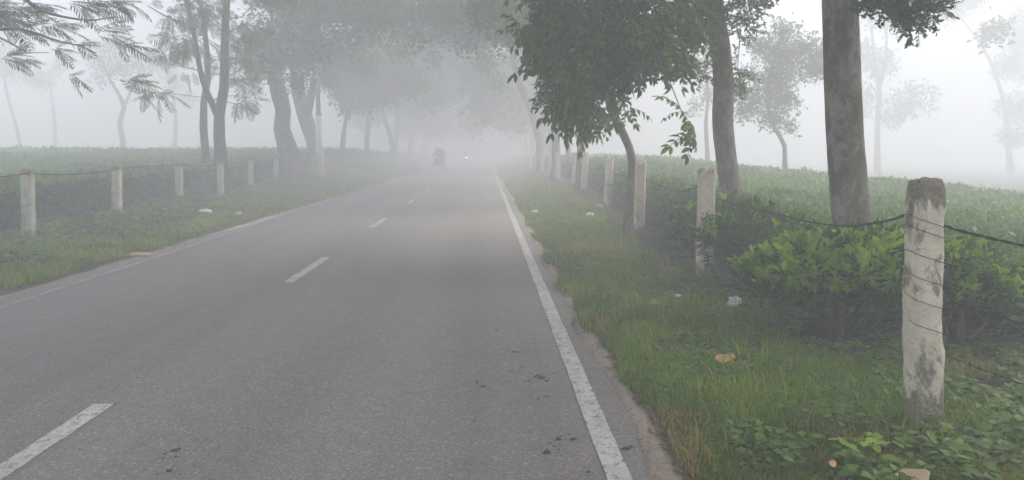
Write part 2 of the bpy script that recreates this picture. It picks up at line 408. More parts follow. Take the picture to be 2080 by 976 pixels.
# dark tar / mud spots on the asphalt: thin irregular pats
rs = random.Random(5)
def pat(mb, x, y, rx, ryy, h=.004):
    n_ = 14; V = [[x,y,h+.004]]
    for q in range(n_):
        t = 2*math.pi*q/n_; k_ = .6+.6*rs.random()
        V.append([x+rx*k_*math.cos(t), y+ryy*k_*math.sin(t), .0035])
    mb.add(V, [[0,1+q,1+(q+1)%n_] for q in range(n_)])
mb = MB()
def groundpt(px, py, z=0):
    r = RC @ np.array([(px-1040)/FPX, -(py-488)/FPX, -1.0]); t = (z-CAMH)/r[2]; return r[0]*t, r[1]*t
for (px,py,s) in [(1100,768,1.5),(1092,764,.8),(1110,774,.6),(982,786,1),(968,776,.7),(1045,716,1.1),(1018,711,.6),(1010,672,.7),(1040,755,.6),(1060,745,.6),(1075,775,.5),(357,915,1.3),(1133,893,.9),(1165,893,.9),(1112,920,1.),(1275,912,1.1),(1283,908,.6),(1195,960,.6),(345,957,.8),(1090,700,.4),(1085,690,.4),(1110,806,.5),(1095,812,.4),(965,856,.4),(1055,756,.4),(1035,776,.4),(1000,668,.4)]:
    x, y = groundpt(px, py); pat(mb, x, y, .022*s, .03*s)
    for q in range(3): pat(mb, x+rs.uniform(-.07,.07)*s, y+rs.uniform(-.09,.09)*s, .007*s, .009*s)
for q in range(60):
    pat(mb, rs.uniform(-4.6,.5), rs.uniform(3.5,12), rs.uniform(.004,.012), rs.uniform(.005,.016))
o = tag(mb.build('tar_spots', M['tar']), 'small dark tar and mud spots scattered over the grey asphalt', 'road spots', kind='stuff')

# ------------------------------------------------------------------ leaf templates  (V, F, leaf-id per vertex, wood flag)
def leaf(L, wd, droop=.15, fold=.12):
    """one leaf along +X"""
    V = np.array([[0,0,0],[.28*L,.42*wd,fold*wd],[.65*L,.40*wd,fold*wd-droop*L*.4],[L,0,-droop*L],[.65*L,-.40*wd,fold*wd-droop*L*.4],[.28*L,-.42*wd,fold*wd],[.5*L,0,-droop*L*.2]])
    F = np.array([[0,6,1],[1,6,2],[2,6,3],[3,6,4],[4,6,5],[5,6,0]])
    return V, F
def rot(V, rx=0, ry=0, rz=0):
    return V @ np.array(Euler((rx,ry,rz)).to_matrix()).T
def pinnate(seed, L=.5, pairs=7, ll=.14, lw=.055, curve=.35, hang=.5):
    rs = np.random.RandomState(seed); V=[];F=[];I=[];n0=0
    def addp(v,f,i):
        nonlocal n0
        V.append(v);F.append(f+n0);I.append(np.full(len(v),i));n0+=len(v)
    px = lambda t: np.array([L*t*(1-.1*t), 0, -curve*L*t*t])
    ts = np.linspace(0,1,5)
    tv, tf, _ = tube([px(t) for t in ts], np.linspace(.006,.0025,5), 3); tf = np.concatenate([tf[:,[0,1,2]], tf[:,[0,2,3]]])
    addp(tv, tf, .15)
    for q in range(pairs):
        t = .12+.85*q/(pairs-1)
        for s in (-1,1):
            v, f = leaf(ll*rs.uniform(.7,1.1)*(1-.25*t), lw*rs.uniform(.8,1.1), .25)
            v = rot(v, rs.uniform(-.4,.4), hang+rs.uniform(-.35,.35), s*(rs.uniform(.8,1.25))); addp(v+px(t), f, rs.rand())
    v, f = leaf(ll, lw, .2); addp(rot(v,0,.6,0)+px(1), f, rs.rand())
    return np.concatenate(V), np.concatenate(F), np.concatenate(I)
def tuft(seed, nl=10, L=.3, ll=.09, lw=.04, up=0.2):
    rs = np.random.RandomState(seed); V=[];F=[];I=[];n0=0
    tv, tf, _ = tube([(0,0,0),(L*.5,0,.02),(L,0,0)], [.006,.004,.002], 3); tf = np.concatenate([tf[:,[0,1,2]], tf[:,[0,2,3]]])
    V.append(tv);F.append(tf);I.append(np.full(len(tv),.1));n0=len(tv)
    for q in range(nl):
        t = .15+.85*(q+.5)/nl
        v, f = leaf(ll*rs.uniform(.6,1.15), lw*rs.uniform(.8,1.2), .2)
        v = rot(v, rs.uniform(-.8,.8), -up+rs.uniform(-.6,.6), rs.uniform(-1,1)*1.0 + (q%2*2-1)*.7)
        V.append(v+np.array([L*t,0,.02])); F.append(f+n0); I.append(np.full(len(v), rs.rand())); n0+=len(v)
    return np.concatenate(V), np.concatenate(F), np.concatenate(I)
def frond(seed, L=.42, pairs=9):
    """a feathery twice-divided frond: narrow pinnae left and right of a drooping rachis"""
    rs = np.random.RandomState(seed); V=[];F=[];I=[];n0=0
    px = lambda t: np.array([L*t, 0, .05*L*t-.28*L*t*t])
    tv, tf, _ = tube([px(t) for t in (0,.33,.66,1)], [.004,.003,.002,.0015], 3); tf = np.concatenate([tf[:,[0,1,2]], tf[:,[0,2,3]]])
    V.append(tv);F.append(tf);I.append(np.full(len(tv),.1));n0=len(tv)
    for q in range(pairs):
        t = .1+.88*q/(pairs-1); ln = L*.42*math.sin(math.pi*(.18+.72*t))
        for s in (-1,1):
            v, f = leaf(ln*rs.uniform(.85,1.1), .026, .22, .05)
            v = rot(v, 0, rs.uniform(-.05,.3), s*(.95+rs.uniform(-.15,.15))); V.append(v+px(t)); F.append(f+n0); I.append(np.full(len(v), rs.rand())); n0+=len(v)
    return np.concatenate(V), np.concatenate(F), np.concatenate(I)
def fartuft(seed, n=9, R=.28, s=.11):
    rs = np.random.RandomState(seed); V=[];F=[];I=[]
    for q in range(n):
        c = rs.normal(size=3); c *= R*rs.rand()**.4/np.linalg.norm(c)
        v = np.array([[0,0,0],[.5*s,.3*s,0],[s,0,-.1*s],[.5*s,-.3*s,0]])*rs.uniform(.7,1.4)
        v = rot(v, rs.uniform(-1,1), rs.uniform(-1,1), rs.uniform(0,6.3))+c
        V.append(v); F.append(np.array([[0,1,2],[0,2,3]])+q*4); I.append(np.full(4, rs.rand()))
    return np.concatenate(V), np.concatenate(F), np.concatenate(I)
TP = {
 'pinnate': [pinnate(k, .30, 4, .135, .06) for k in range(6)],
 'tuft': [tuft(k) for k in range(5)],
 'frond': [frond(k, .36+.04*k) for k in range(4)],
 'far': [fartuft(k) for k in range(6)],
 'farbig': [fartuft(k+9, 9, .42, .19) for k in range(6)],
}
def scatter(P, D, tpl, scale, seed, roll=1.0, spread=.55):
    """instances of leaf sprays: positions P, outward directions D, merged into one V, F, rnd"""
    rs = np.random.RandomState(seed); Vs=[];Fs=[];Rs=[];n0=0
    tp = TP[tpl] if isinstance(tpl, str) else tpl
    which = rs.randint(len(tp), size=len(P))
    base = rs.rand(len(P))
    for w, (tv, tf, ti) in enumerate(tp):
        ix = np.where(which==w)[0]
        if not len(ix): continue
        d = D[ix] + rs.normal(size=(len(ix),3))*spread; d /= np.linalg.norm(d,axis=1)[:,None]+1e-9
        up = np.array([0,0,1.]) + rs.normal(size=(len(ix),3))*.35*roll
        yv = np.cross(up, d); yv /= np.linalg.norm(yv,axis=1)[:,None]+1e-9; zv = np.cross(d, yv)
        Rm = np.stack([d, yv, zv], 2)
        s = scale*rs.uniform(.5,1.35,len(ix))
        V = np.einsum('nij,kj->nki', Rm, tv)*s[:,None,None] + P[ix][:,None,:]
        k = len(tv)
        F = tf[None]+(np.arange(len(ix))*k)[:,None,None]+n0
        Vs.append(V.reshape(-1,3)); Fs.append(F.reshape(-1,tf.shape[1]))
        r = np.clip(.55*ti[None,:]+.45*base[ix][:,None], 0, 1); Rs.append(r.reshape(-1)); n0 += len(ix)*k
    return np.concatenate(Vs), np.concatenate(Fs), np.concatenate(Rs)

def clump_pts(c, r, n, rs, flat=.75):
    q = rs.normal(size=(n,3)); q /= np.linalg.norm(q,axis=1)[:,None]
    rr_ = rs.rand(n)**.45
    # lobes keep the outline uneven
    lob = .75+.5*vnoise(q[:,0]*2+c[0]*3+50, q[:,2]*2+q[:,1]*2+c[1]+50, 7)
    P = c + q*(rr_*r*lob)[:,None]*np.array([1,1,flat])
    D = q + np.array([0,0,-.35]); D /= np.linalg.norm(D,axis=1)[:,None]
    return P, D

def tree(name, label, cat, trunk, radii, clumps, tpl, scale, dens, barkm, leafm, seed, group=None, forks=(), limbs=True, parent_off=None, sides=14, bump=.10, flat=.75, limb_r=.3, maxn=900, over=(), limb_zmin=-9, bias=None):
    """trunk: list of (px,py,Y) with the first entry (px,Y) standing on the ground"""
    rs = np.random.RandomState(seed)
    px0, Y0 = trunk[0]
    p = W(px0, 400, Y0); base = np.array([p[0], Y0, float(gz(p[0], Y0))])
    P = [base-np.array([0,0,.15]), base+np.array([0,0,.12])] + [W(*t) if len(t)==3 else np.array(t[:3]) for t in trunk[1:]]
    P = [P[0]] + [P[1]] + [q for q in P[2:] if q[2] > base[2]+.3]
    P = np.array(P)
    radii = np.asarray(radii, float)
    L = np.concatenate([[0], np.cumsum(np.linalg.norm(np.diff(P,axis=0),axis=1))]); L /= L[-1]
    R = np.interp(L, np.linspace(0,1,len(radii)), radii); R[0] *= 1.8; R[1] *= 1.35
    root = empty(name, base); tag(root, label, cat, group)
    mb = MB(); mb.tube(P-base, R, sides, bump=bump, seed=seed, step=.18 if Y0 < 25 else .5)
    for (pts, rr_) in forks:
        Q = np.array([W(*t) for t in pts])-base
        mb.tube(Q, np.linspace(rr_[0], rr_[1], len(Q)), 8, bump=.08, seed=seed+3, step=.25)
    C = []
    for cl in clumps:
        if len(cl) == 4:
            c = W(cl[0], cl[1], cl[2]); r = cl[3]/FPX*cl[2]
        else: c = np.array(cl[1:4]); r = cl[4]
        C.append((c, r))
    nC = len(C)
    for (x_,y_,z_,r_) in over: C.append((np.array([x_,y_,z_]), r_))  # unseen overhead clumps, added to keep skylight off the near fog
    if limbs:
        Pd, Rd = resample(P, R, .4)
        for ci, (c, r) in enumerate(C):
            if ci < nC and len(clumps[ci]) == 4 and clumps[ci][3] <= 21 and nC > 3:   # a twig of its own from the neighbouring clump
                o_ = [k for k in range(nC) if clumps[k][3] > clumps[ci][3]+1 or (k < ci and clumps[k][3] <= 21)]
                if o_:
                    b_ = min(o_, key=lambda k: np.linalg.norm(C[k][0]-c)); a = C[b_][0]
                    mb.tube(np.array([a, (a+c)/2+np.array([0,0,.04]), c])-base, np.array([.012,.009,.005]), 5, seed=seed, step=.2); continue
            z_ok = Pd[:,2] < max(c[2]-.1*r, P[-1][2]*.4)
            cand = np.where((Pd[:,2] > P[-1][2]*.3) & (z_ok | (Pd[:,2] > P[-1][2]*.85)))[0]
            cand = cand[Pd[cand][:,2] > limb_zmin]
            if not len(cand): cand = np.arange(len(Pd)//2, len(Pd))
            dd = np.linalg.norm(Pd[cand]-c,axis=1) + .6*np.maximum(0, Pd[cand][:,2]-c[2]+.3)
            i = cand[np.argmin(dd)]; a = Pd[i]; ln = np.linalg.norm(c-a)
            if ln < .25: continue
            m1 = a+(c-a)*.35+np.array([rs.normal()*.08, rs.normal()*.08, .16])*ln; m2 = a+(c-a)*.7+np.array([rs.normal()*.07, rs.normal()*.07,.14])*ln
            r0 = min(Rd[i]*.6, .018+.022*ln)*(limb_r/.3)
            mb.tube(np.array([a,m1,m2,c])-base, np.array([r0,r0*.75,r0*.5,r0*.25]), 6, seed=seed, step=.3)
            for q in range(3 if Y0 < 50 else 0):
                e = c+rs.normal(size=3)*r*.5; s_ = m2*.6+c*.4
                mb.tube(np.array([s_, (s_+e)/2+np.array([0,0,.05*r]), e])-base, np.array([r0*.35,r0*.22,r0*.1]), 4, seed=seed, step=.3)
    mb.build('trunk', barkm, root, smooth=True)
    Ps=[];Ds=[]
    for (c, r) in C[:nC]:
        nn = int(min(maxn*(.55+.75*rs.rand()), max(3 if tpl == 'pinnate' else 8, dens*r*r)))
        p, d = clump_pts(c, r, nn, rs, flat); Ps.append(p); Ds.append(d)
    if Ps:
        Da = np.concatenate(Ds)
        if bias is not None: Da = Da*.45+np.array(bias)
        V, F, Rn = scatter(np.concatenate(Ps), Da, tpl, scale, seed+1, spread=.55 if bias is None else .3)
        if len(C) > nC:
            Ps=[];Ds=[]
            for (c, r) in C[nC:]:
                p, d = clump_pts(c, r, int(OVER_SHADE*r*r), rs, .45); Ps.append(p); Ds.append(d)
            V2, F2, R2 = scatter(np.concatenate(Ps), np.concatenate(Ds), 'farbig', 1.1, seed+2)
            F = np.concatenate([F, F2+len(V)]); V = np.concatenate([V, V2]); Rn = np.concatenate([Rn, R2])
        mesh_np('crown', V-base, F, leafm, root, Rn)
    return root

OVER_SHADE = 46  # leaf density of the added light-blocking clumps above the view
G_R, G_L = 'trees standing in line along the right verge', 'trees standing in line along the left verge'
# ---- right verge
tree('shade_tree', 'thick straight grey-brown trunk rising behind the bright tea bush, nearest tree', 'tree',
     [(1738,8.6),(1733,480,8.6),(1724,380,8.6),(1716,280,8.6),(1712,200,8.55),(1709,100,8.5),(1706,0,8.5),(1700,-300,8.4),(1712,-700,8.3),(1700,-1200,8.2)], [.225,.205,.195,.185,.18,.175,.165,.15,.12,.08],
     [(1835,5,7.6,34),(1872,8,7.6,34),(1790,-14,7.8,30),(1850,38,7.6,22),(1862,58,7.6,13),(1800,-50,7.8,50),(1860,-75,7.6,70),(1690,-420,8.4,170),(1850,-600,8.2,200),(1560,-640,8.2,200),(1720,-950,8.0,260),(1950,-330,8.4,120)],
     'tuft', .62, 3400, M['bark_grey'], M['leaf_dark'], 11, G_R, sides=28, bump=.045, maxn=420, limb_zmin=4.2,
     over=[(3.5,4,7.5,2.2),(1,2,8,2.3),(-1.5,4.5,8.5,2.3),(.5,7,8,2.3),(3,9,8,2.2),(5.5,6,7.5,2.),(-3.5,1,8.8,2.2),(2.5,-1.5,8,2.2),(-.5,-2,8.5,2.2),(-3,7.5,8.8,2.2),(-4.5,4,9,2.),(0,10,8.6,2.1),(6,3,8,2.2),(8,7,8,2.3),(6.5,10,8.5,2.3),(5,0,8,2.2),(8.5,2,8.5,2.3)])  # added clumps out of view, some behind the camera, dim the fog below
tree('shade_tree', 'tall brown trunk with slight bend just behind the second fence post from the right', 'tree',
     [(1484,12.6),(1484,400,12.6),(1476,330,12.6),(1468,250,12.6),(1470,180,12.6),(1464,100,12.6),(1452,30,12.6),(1444,-60,12.6),(1430,-300,12.4),(1450,-700,12)], [.185,.165,.16,.155,.15,.17,.16,.14,.1],
     [(1512,14,12.2,34),(1505,60,12.4,24),(1418,35,12.4,36),(1436,70,12.4,16),(1498,140,12.6,18),(1510,160,12.4,14),(1430,150,12.6,16),(1440,128,12.6,12),(1508,185,12.8,14),(1400,60,12.6,30),(1530,-40,12,60),(1400,-60,12,70),(1450,-260,12,150),(1600,-330,12,140),(1330,-300,12,140),(1460,-600,12,220)],
     'tuft', .8, 900, M['bark_brown'], M['leaf_broad'], 12, G_R, sides=22, bump=.06, maxn=420,
     over=[(3,13,8.5,2.2),(0.5,14,9,2.2),(-2,12,9.3,2.2),(5,16,8.5,2.2),(2,18,9.3,2.2),(-1,18,9.8,2.2),(-3.5,15.5,9.8,2.)])
tree('shade_tree', 'crooked slim tree beside the third fence post under a low dense dark green crown', 'tree',
     [(1279,15.3),(1282,420,15.3),(1284,340,15.2),(1278,300,15),(1262,265,14.8),(1245,228,14.4),(1232,180,13.8),(1222,110,13.4),(1208,30,13),(1195,-60,12.6),(1180,-260,12),(1190,-500,12)], [.10,.085,.078,.075,.085,.08,.075,.07,.06,.05,.03],
     [(1088,60,11,34),(1130,40,11.2,52),(1190,50,10.6,70),(1250,55,11,66),(1310,35,10.4,52),(1368,30,10.8,44),(1412,12,11,32),(1120,120,10.8,42),(1165,150,10.4,48),(1210,110,10.8,60),(1180,200,10.8,40),(1235,160,11.4,42),(1275,105,10.8,46),(1325,92,10.4,40),(1372,88,10.8,32),(1402,120,11,20),(1345,125,10.6,20),(1140,205,11,26),(1165,232,11.4,26),(1200,235,12,24),(1108,185,10.6,20),(1205,262,12.2,16),(1270,222,12.4,14),(1125,95,11.4,40),(1384,226,9.6,6),(1392,250,9.6,7),(1400,272,9.6,7),
      (1110,-60,11,70),(1200,-70,11,90),(1300,-70,11,90),(1400,-70,11,80),(1160,-200,11,140),(1320,-220,11,140),(1220,-400,11.5,180)],
     'pinnate', .95, 700, M['bark_brown'], M['leaf_broad'], 13, G_R, forks=[([(1246,236,14.2),(1256,252,14.1),(1268,256,14.0)], (.05,.03))], limb_r=.26, maxn=88)
tree('shade_tree', 'slender pale trunk between the fourth and fifth fence posts on the right', 'tree',
     [(1178,26),(1178,330,26),(1180,280,26),(1183,220,26),(1186,120,26),(1190,0,26),(1200,-140,26),(1190,-300,25)], [.13,.115,.11,.1,.09,.07,.05],
     [(1130,20,25,70),(1060,30,24,60),(1010,10,22,55),(1170,-40,25,100),(1080,-60,24,100),(980,30,22,38),(1240,-20,26,80),(1030,75,24,26),(1190,150,26,30),(1150,-200,25,150)],
     'far', 1.1, 260, M['bark_brown'], M['leaf_broad'], 14, G_R, maxn=700, over=[(2,24,9.5,2.4),(-1,26,10.5,2.4),(3.5,30,10,2.4),(-3.5,24,10.5,2.4),(0,33,11.2,2.5)])
tree('shade_tree', 'straight pale trunk behind the closely spaced far right fence posts', 'tree',
     [(1130,35),(1130,330,35),(1128,270,35),(1126,200,35),(1120,100,35),(1114,0,35),(1120,-150,34)], [.21,.18,.175,.165,.15,.12,.07],
     [(1090,60,34,60),(1060,0,33,90),(960,-10,31,90),(1000,50,32,50),(1100,-100,33,120),(920,40,31,50),(1180,40,36,50),(950,90,32,30)],
     'far', 1.3, 120, M['bark_brown'], M['leaf_dark'], 15, G_R, over=[(1,38,11.5,2.6),(-3,38,11.8,2.6),(4,42,11.5,2.6)])
tree('shade_tree', 'pale trunk leaning left over the road, farthest clear trunk of the right row', 'tree',
     [(1100,47),(1098,320,47),(1094,280,47),(1082,235,47),(1064,190,46.5),(1046,140,46),(1034,70,45),(1024,0,44)], [.25,.22,.21,.19,.17,.14,.1],
     [(1040,60,45,50),(980,60,42,60),(940,20,42,80),(1060,-20,44,90),(900,60,40,50),(990,120,44,36),(1010,170,46,24)],
     'far', 1.5, 80, M['bark_brown'], M['leaf_dark'], 16, G_R)
tree('shade_tree', 'thin grey trunk standing just right of the straight pale one', 'tree',
     [(1156,38),(1155,320,38),(1151,270,38),(1147,210,38),(1150,130,38),(1156,40,38),(1160,-40,38)], [.14,.125,.12,.11,.09,.06],
     [(1170,60,38,50),(1200,10,38,70),(1140,0,38,60)], 'far', 1.4, 60, M['bark_grey'], M['leaf_dark'], 17, G_R)
# ---- left verge
tree('flame_tree', 'feathery tree whose drooping fronds hang into the upper left corner', 'tree',
     [(-330,17),(-320,200,17.0),(-300,60,17.0),(-260,-60,17.0),(-220,-260,16.9),(-240,-480,16.5)], [.2,.18,.16,.13,.1,.06],
     [(60,15,16.5,34),(110,55,16.1,28),(170,10,16.5,36),(250,8,16.5,26),(215,68,15.9,24),(245,92,15.9,9),(165,92,16.0,14),(40,62,16.3,30),(115,100,16.0,14),(30,120,18.0,30),(145,155,15.5,14),(-60,20,16.5,80),(0,-80,16.5,110),(-160,-100,16.5,130),(180,-90,16.5,80),(-100,110,17.5,60),(300,-60,16.5,60),(262,165,16,8)],
     
     'frond', 1.0, 190, M['bark_dark'], M['leaf_fern'], 21, G_L, flat=.28,
     forks=[([(-300,60,17.0),(-120,-20,16.9),(50,-2,16.7),(78,20,16.6),(130,35,16.5),(190,42,16.3),(235,34,16.2)], (.06,.008)),
            ([(-310,120,17.0),(-120,50,16.7),(-10,60,16.5),(45,60,16.3),(100,78,16.1),(150,91,16.0),(200,92,15.9)], (.05,.007)),
            ([(-310,140,17.0),(-120,60,17.1),(0,77,17.3),(55,108,17.5),(100,107,17.5)], (.04,.006))], limbs=False, bias=(1,.1,-.05), over=[(-9,9,8,2.2),(-7,12,9,2.2),(-6.5,7.5,9,2.2),(-10.5,13,8,2.2),(-7,17,9.8,2.2),(-9.5,5,8.5,2.2)])
tree('forked_tree', 'forked slim trunk splitting in two above the fence, in front of the thick leaning trunks', 'tree',
     [(450,26.5),(450,330,26.5),(446,280,26.5),(446,235,26.5),(455,180,26.5),(456,100,26.5),(460,0,26.5),(468,-150,26)], [.22,.19,.175,.15,.13,.11,.09,.06],
     [(372,85,26,36),(345,30,26,30),(395,20,26,36),(500,60,26,38),(512,120,26,36),(495,165,26,26),(430,10,26,36),(510,205,25,22),(482,212,25,14),(320,188,21,17),(296,196,21,12),(330,110,26,20),(450,-70,26,90),(560,-40,26,80),(350,-60,26,80)],
     'frond', 1.25, 110, M['bark_dark'], M['leaf_fern'], 22, G_L, flat=.45,
     forks=[([(445,242,26.5),(428,205,26.6),(412,165,26.6),(402,120,26.6),(392,60,26.6),(374,-10,26.6),(360,-80,26.6)], (.11,.05)),
            ([(392,62,26.6),(360,45,26.3),(330,30,26),(300,12,26)], (.04,.015))], limb_r=.09, bias=(.2,-.1,-.1))
tree('slim_tree', 'slim dark trunk standing close behind the forked one on its left', 'tree',
     [(420,31),(418,320,31),(413,260,31),(414,210,31),(422,160,31),(418,80,31),(405,0,31)], [.17,.15,.14,.12,.1,.06],
     [(400,80,31,50),(440,40,31,50),(380,140,31,34),(460,120,31,34)], 'frond', 1.4, 30, M['bark_dark'], M['leaf_fern'], 23, G_L, flat=.5)
tree('rain_tree', 'thick knobbly trunk with a bulge, leaning right at the top, before the white pole', 'tree',
     [(604,36),(594,340,36),(583,300,36),(573,262,36),(575,225,36),(568,195,36),(558,160,36),(560,120,36),(578,70,35.5),(604,15,35),(630,-60,34)], [.62,.48,.42,.34,.40,.30,.26,.26,.24,.2,.12],
     [(540,80,35,50),(500,110,35,44),(590,120,34,44),(640,90,33,60),(700,30,32,70),(640,10,33,70),(560,10,35,60),(520,150,35,30),(600,165,34,26),(760,20,30,60),(690,-60,32,120)],
     'far', 1.5, 120, M['bark_brown'], M['leaf_dark'], 24, G_L, sides=18, bump=.14, over=[(-6,30,11,2.6),(-8,24,10.5,2.4),(-5,36,12,2.6),(-9.5,34,11.5,2.6)])
tree('rain_tree', 'stout trunk leaning left up from directly behind the white pole', 'tree',
     [(656,44),(646,325,44),(636,285,44),(622,245,44),(610,205,44),(602,160,44),(604,110,44),(622,50,43),(640,-20,42)], [.46,.41,.40,.38,.36,.32,.28,.24,.2],
     [(640,110,43,50),(700,110,42,50),(760,60,38,60),(830,40,34,60),(855,84,30,22),(800,0,34,70),(740,130,42,40),(660,160,43,34),(890,20,32,50),(600,60,44,50),(820,110,40,24),(880,120,42,16)],
     'far', 1.6, 95, M['bark_brown'], M['leaf_dark'], 25, G_L, sides=16, bump=.10)
tree('small_tree', 'small dark tree with a wide flat crown to the right of the white pole', 'tree',
     [(695,52),(695,310,52),(698,275,52),(702,245,52),(712,215,52),(722,180,52)], [.2,.16,.14,.13,.1,.08],
     [(712,190,51,40),(690,150,51,50),(740,130,50,60),(790,150,50,50),(770,190,51,36),(830,170,50,40),(650,120,51,44),(740,215,52,22),(700,222,52,14)],
     'farbig', 1.2, 90, M['bark_dark'], M['leaf_dark'], 26, G_L)
tree('small_tree', 'faint straight tree in the fog, second to the right of the white pole', 'tree',
     [(746,62),(745,305,62),(746,270,62),(750,225,62),(756,170,62)], [.22,.17,.16,.14,.1],
     [(760,170,60,50),(800,120,58,70),(850,160,58,50),(740,120,60,50),(880,200,60,30),(860,100,56,60)], 'farbig', 1.4, 60, M['bark_dark'], M['leaf_dark'], 27, G_L)
tree('small_tree', 'faint left-leaning tree in the fog nearest the road centre on the left', 'tree',
     [(800,72),(797,300,72),(790,268,72),(780,240,72),(776,190,72)], [.25,.2,.2,.16,.1],
     [(800,190,70,40),(850,150,68,60),(900,130,66,60),(840,210,70,28),(920,180,68,36),(880,60,64,70)], 'farbig', 1.5, 50, M['bark_dark'], M['leaf_dark'], 28, G_L)
# ---- trees out in the tea gardens
G_F = 'shade trees standing out in the tea gardens'
tree('field_tree', 'small tree with thin kinked stem and grey clumped crown in the right tea garden', 'tree',
     [(1594,29),(1594,320,29),(1593,296,29),(1584,278,29),(1572,258,29),(1560,220,29),(1566,150,29),(1580,90,29)], [.12,.085,.08,.075,.07,.07,.06,.03],
     [(1592,62,29,26),(1560,100,29,34),(1600,118,29,38),(1635,92,29,26),(1650,140,29,34),(1575,160,29,42),(1520,150,29,20),(1545,200,29,32),(1590,205,29,32),(1515,228,29,26),(1570,240,29,26),(1608,258,29,14),(1500,185,29,20),(1530,90,29,14),(1665,110,29,24)],
     'far', 1.0, 330, M['bark_dark'], M['leaf_dark'], 31, G_F, limb_r=.1)
tree('field_tree', 'faint tree forking into two upright stems beyond the thick near trunk', 'tree',
     [(1782,60),(1782,290,60),(1784,230,60),(1786,180,60),(1776,120,60),(1770,50,60)], [.24,.2,.19,.17,.1,.08],
     [(1770,20,60,60),(1830,30,60,50),(1740,110,60,46),(1850,210,60,50),(1810,240,60,30),(1750,200,60,46),(1780,-50,60,80),(1790,130,60,40)], 'farbig', 1.3, 30, M['bark_dark'], M['leaf_dark'], 32, G_F,
     forks=[([(1786,182,60),(1799,120,60),(1801,50,60),(1806,-20,60)], (.14,.07))], limb_r=.1)
tree('field_tree', 'faint tree arching left across the upper right corner', 'tree',
     [(2052,64),(2048,290,64),(2044,240,64),(2034,190,64),(2014,130,64),(1985,80,64),(1950,35,64),(1915,-5,64)], [.24,.22,.2,.16,.12,.09,.07,.05],
     [(2060,130,64,50),(2080,220,64,50),(2060,280,64,30),(2100,60,64,70),(1930,0,64,64),(2020,64,40,34),(1990,-40,64,60)], 'farbig', 1.2, 60, M['bark_dark'], M['leaf_dark'], 33, G_F, limb_r=.1)
tree('field_tree', 'very faint thin tree seen between the crooked tree and the tall bent trunk', 'tree',
     [(1438,42),(1436,300,42),(1434,250,42),(1438,190,42),(1432,130,42)], [.14,.12,.1,.08,.05],
     [(1436,200,42,34),(1420,150,42,36),(1450,110,42,40),(1410,220,42,18)], 'far', 1.4, 60, M['bark_dark'], M['leaf_dark'], 34, G_F, limb_r=.1)
tree('field_tree', 'faint tree with a crooked trunk that forks low, in the left tea garden', 'tree',
     [(252,60),(250,290,60),(243,250,60),(252,218,60),(240,190,60),(222,160,60),(205,120,60)], [.22,.2,.18,.17,.12,.09,.06],
     [(210,120,60,34),(250,140,60,34),(290,130,60,26),(200,160,60,20),(235,90,60,30)], 'far', 1.6, 50, M['bark_dark'], M['leaf_dark'], 35, G_F,
     forks=[([(250,220,60),(262,195,60),(275,165,60),(290,130,60)], (.14,.06))])
tree('field_tree', 'faint straight trunk midway between the low forked tree and the slim dark trunk', 'tree',
     [(356,74),(355,290,74),(357,240,74),(352,200,74),(358,150,74)], [.2,.18,.16,.14,.1],
     [(350,160,74,30),(380,200,74,20),(330,130,74,30),(372,120,74,26)], 'far', 1.8, 40, M['bark_dark'], M['leaf_dark'], 36, G_F, limb_r=.1)
tree('field_tree', 'very faint left-leaning trunk at the left border of the photograph', 'tree',
     [(44,72),(40,290,72),(28,240,72),(14,190,72),(4,130,72)], [.16,.14,.12,.1,.07],
     [(10,130,72,40),(50,150,72,30),(-30,110,72,72),(90,170,72,20)], 'far', 1.7, 40, M['bark_dark'], M['leaf_dark'], 37, G_F, limb_r=.1)
tree('field_tree', 'ghostly thin trunk right of the leaning one at the far left', 'tree',
     [(114,82),(113,290,82),(110,240,82),(104,190,82),(100,150,82)], [.2,.17,.14,.1,.08],
     [(100,150,82,26),(130,130,82,26),(70,165,82,22)], 'far', 1.9, 30, M['bark_dark'], M['leaf_dark'], 38, G_F, limb_r=.1)

# canopy of the avenue farther on: both rows close over the road
rs = random.Random(77)
for (X_, Y_, s_) in [(5.0,58,-1),(-9.6,84,1),(5.4,70,-1),(-9.4,98,1),(5.2,86,-1),(-9.2,116,1),(5.4,104,-1),(5.6,124,-1)]:
    z0 = float(gz(X_, Y_)); top = 9+rs.random()*3
    cl = []
    for q in range(20):
        cl.append(('w', X_+s_*rs.uniform(-2.5,7.2), Y_+rs.uniform(-4,4), rs.uniform(4.6,top+1), rs.uniform(1.3,2.2)))
    rel = 'right' if X_ > 0 else 'left'
    px0 = 987+1600*X_/Y_
    def toW(x, y, z): return (x, y, z, 0)
    tree('avenue_tree', 'dim %s row tree lost in the fog where the crowns close over the road' % rel, 'tree',
         [(px0, Y_), toW(X_+s_*.2, Y_, z0+2.5), toW(X_+s_*.5, Y_, z0+5), toW(X_+s_*1.2, Y_, z0+8)], [.28,.24,.2,.1],
         cl, 'farbig', 1.8, 32, M['bark_dark'], M['leaf_dark'], int(rs.random()*900)+50, 'fog-dimmed trees of the far avenue, '+rel+' row', maxn=90)

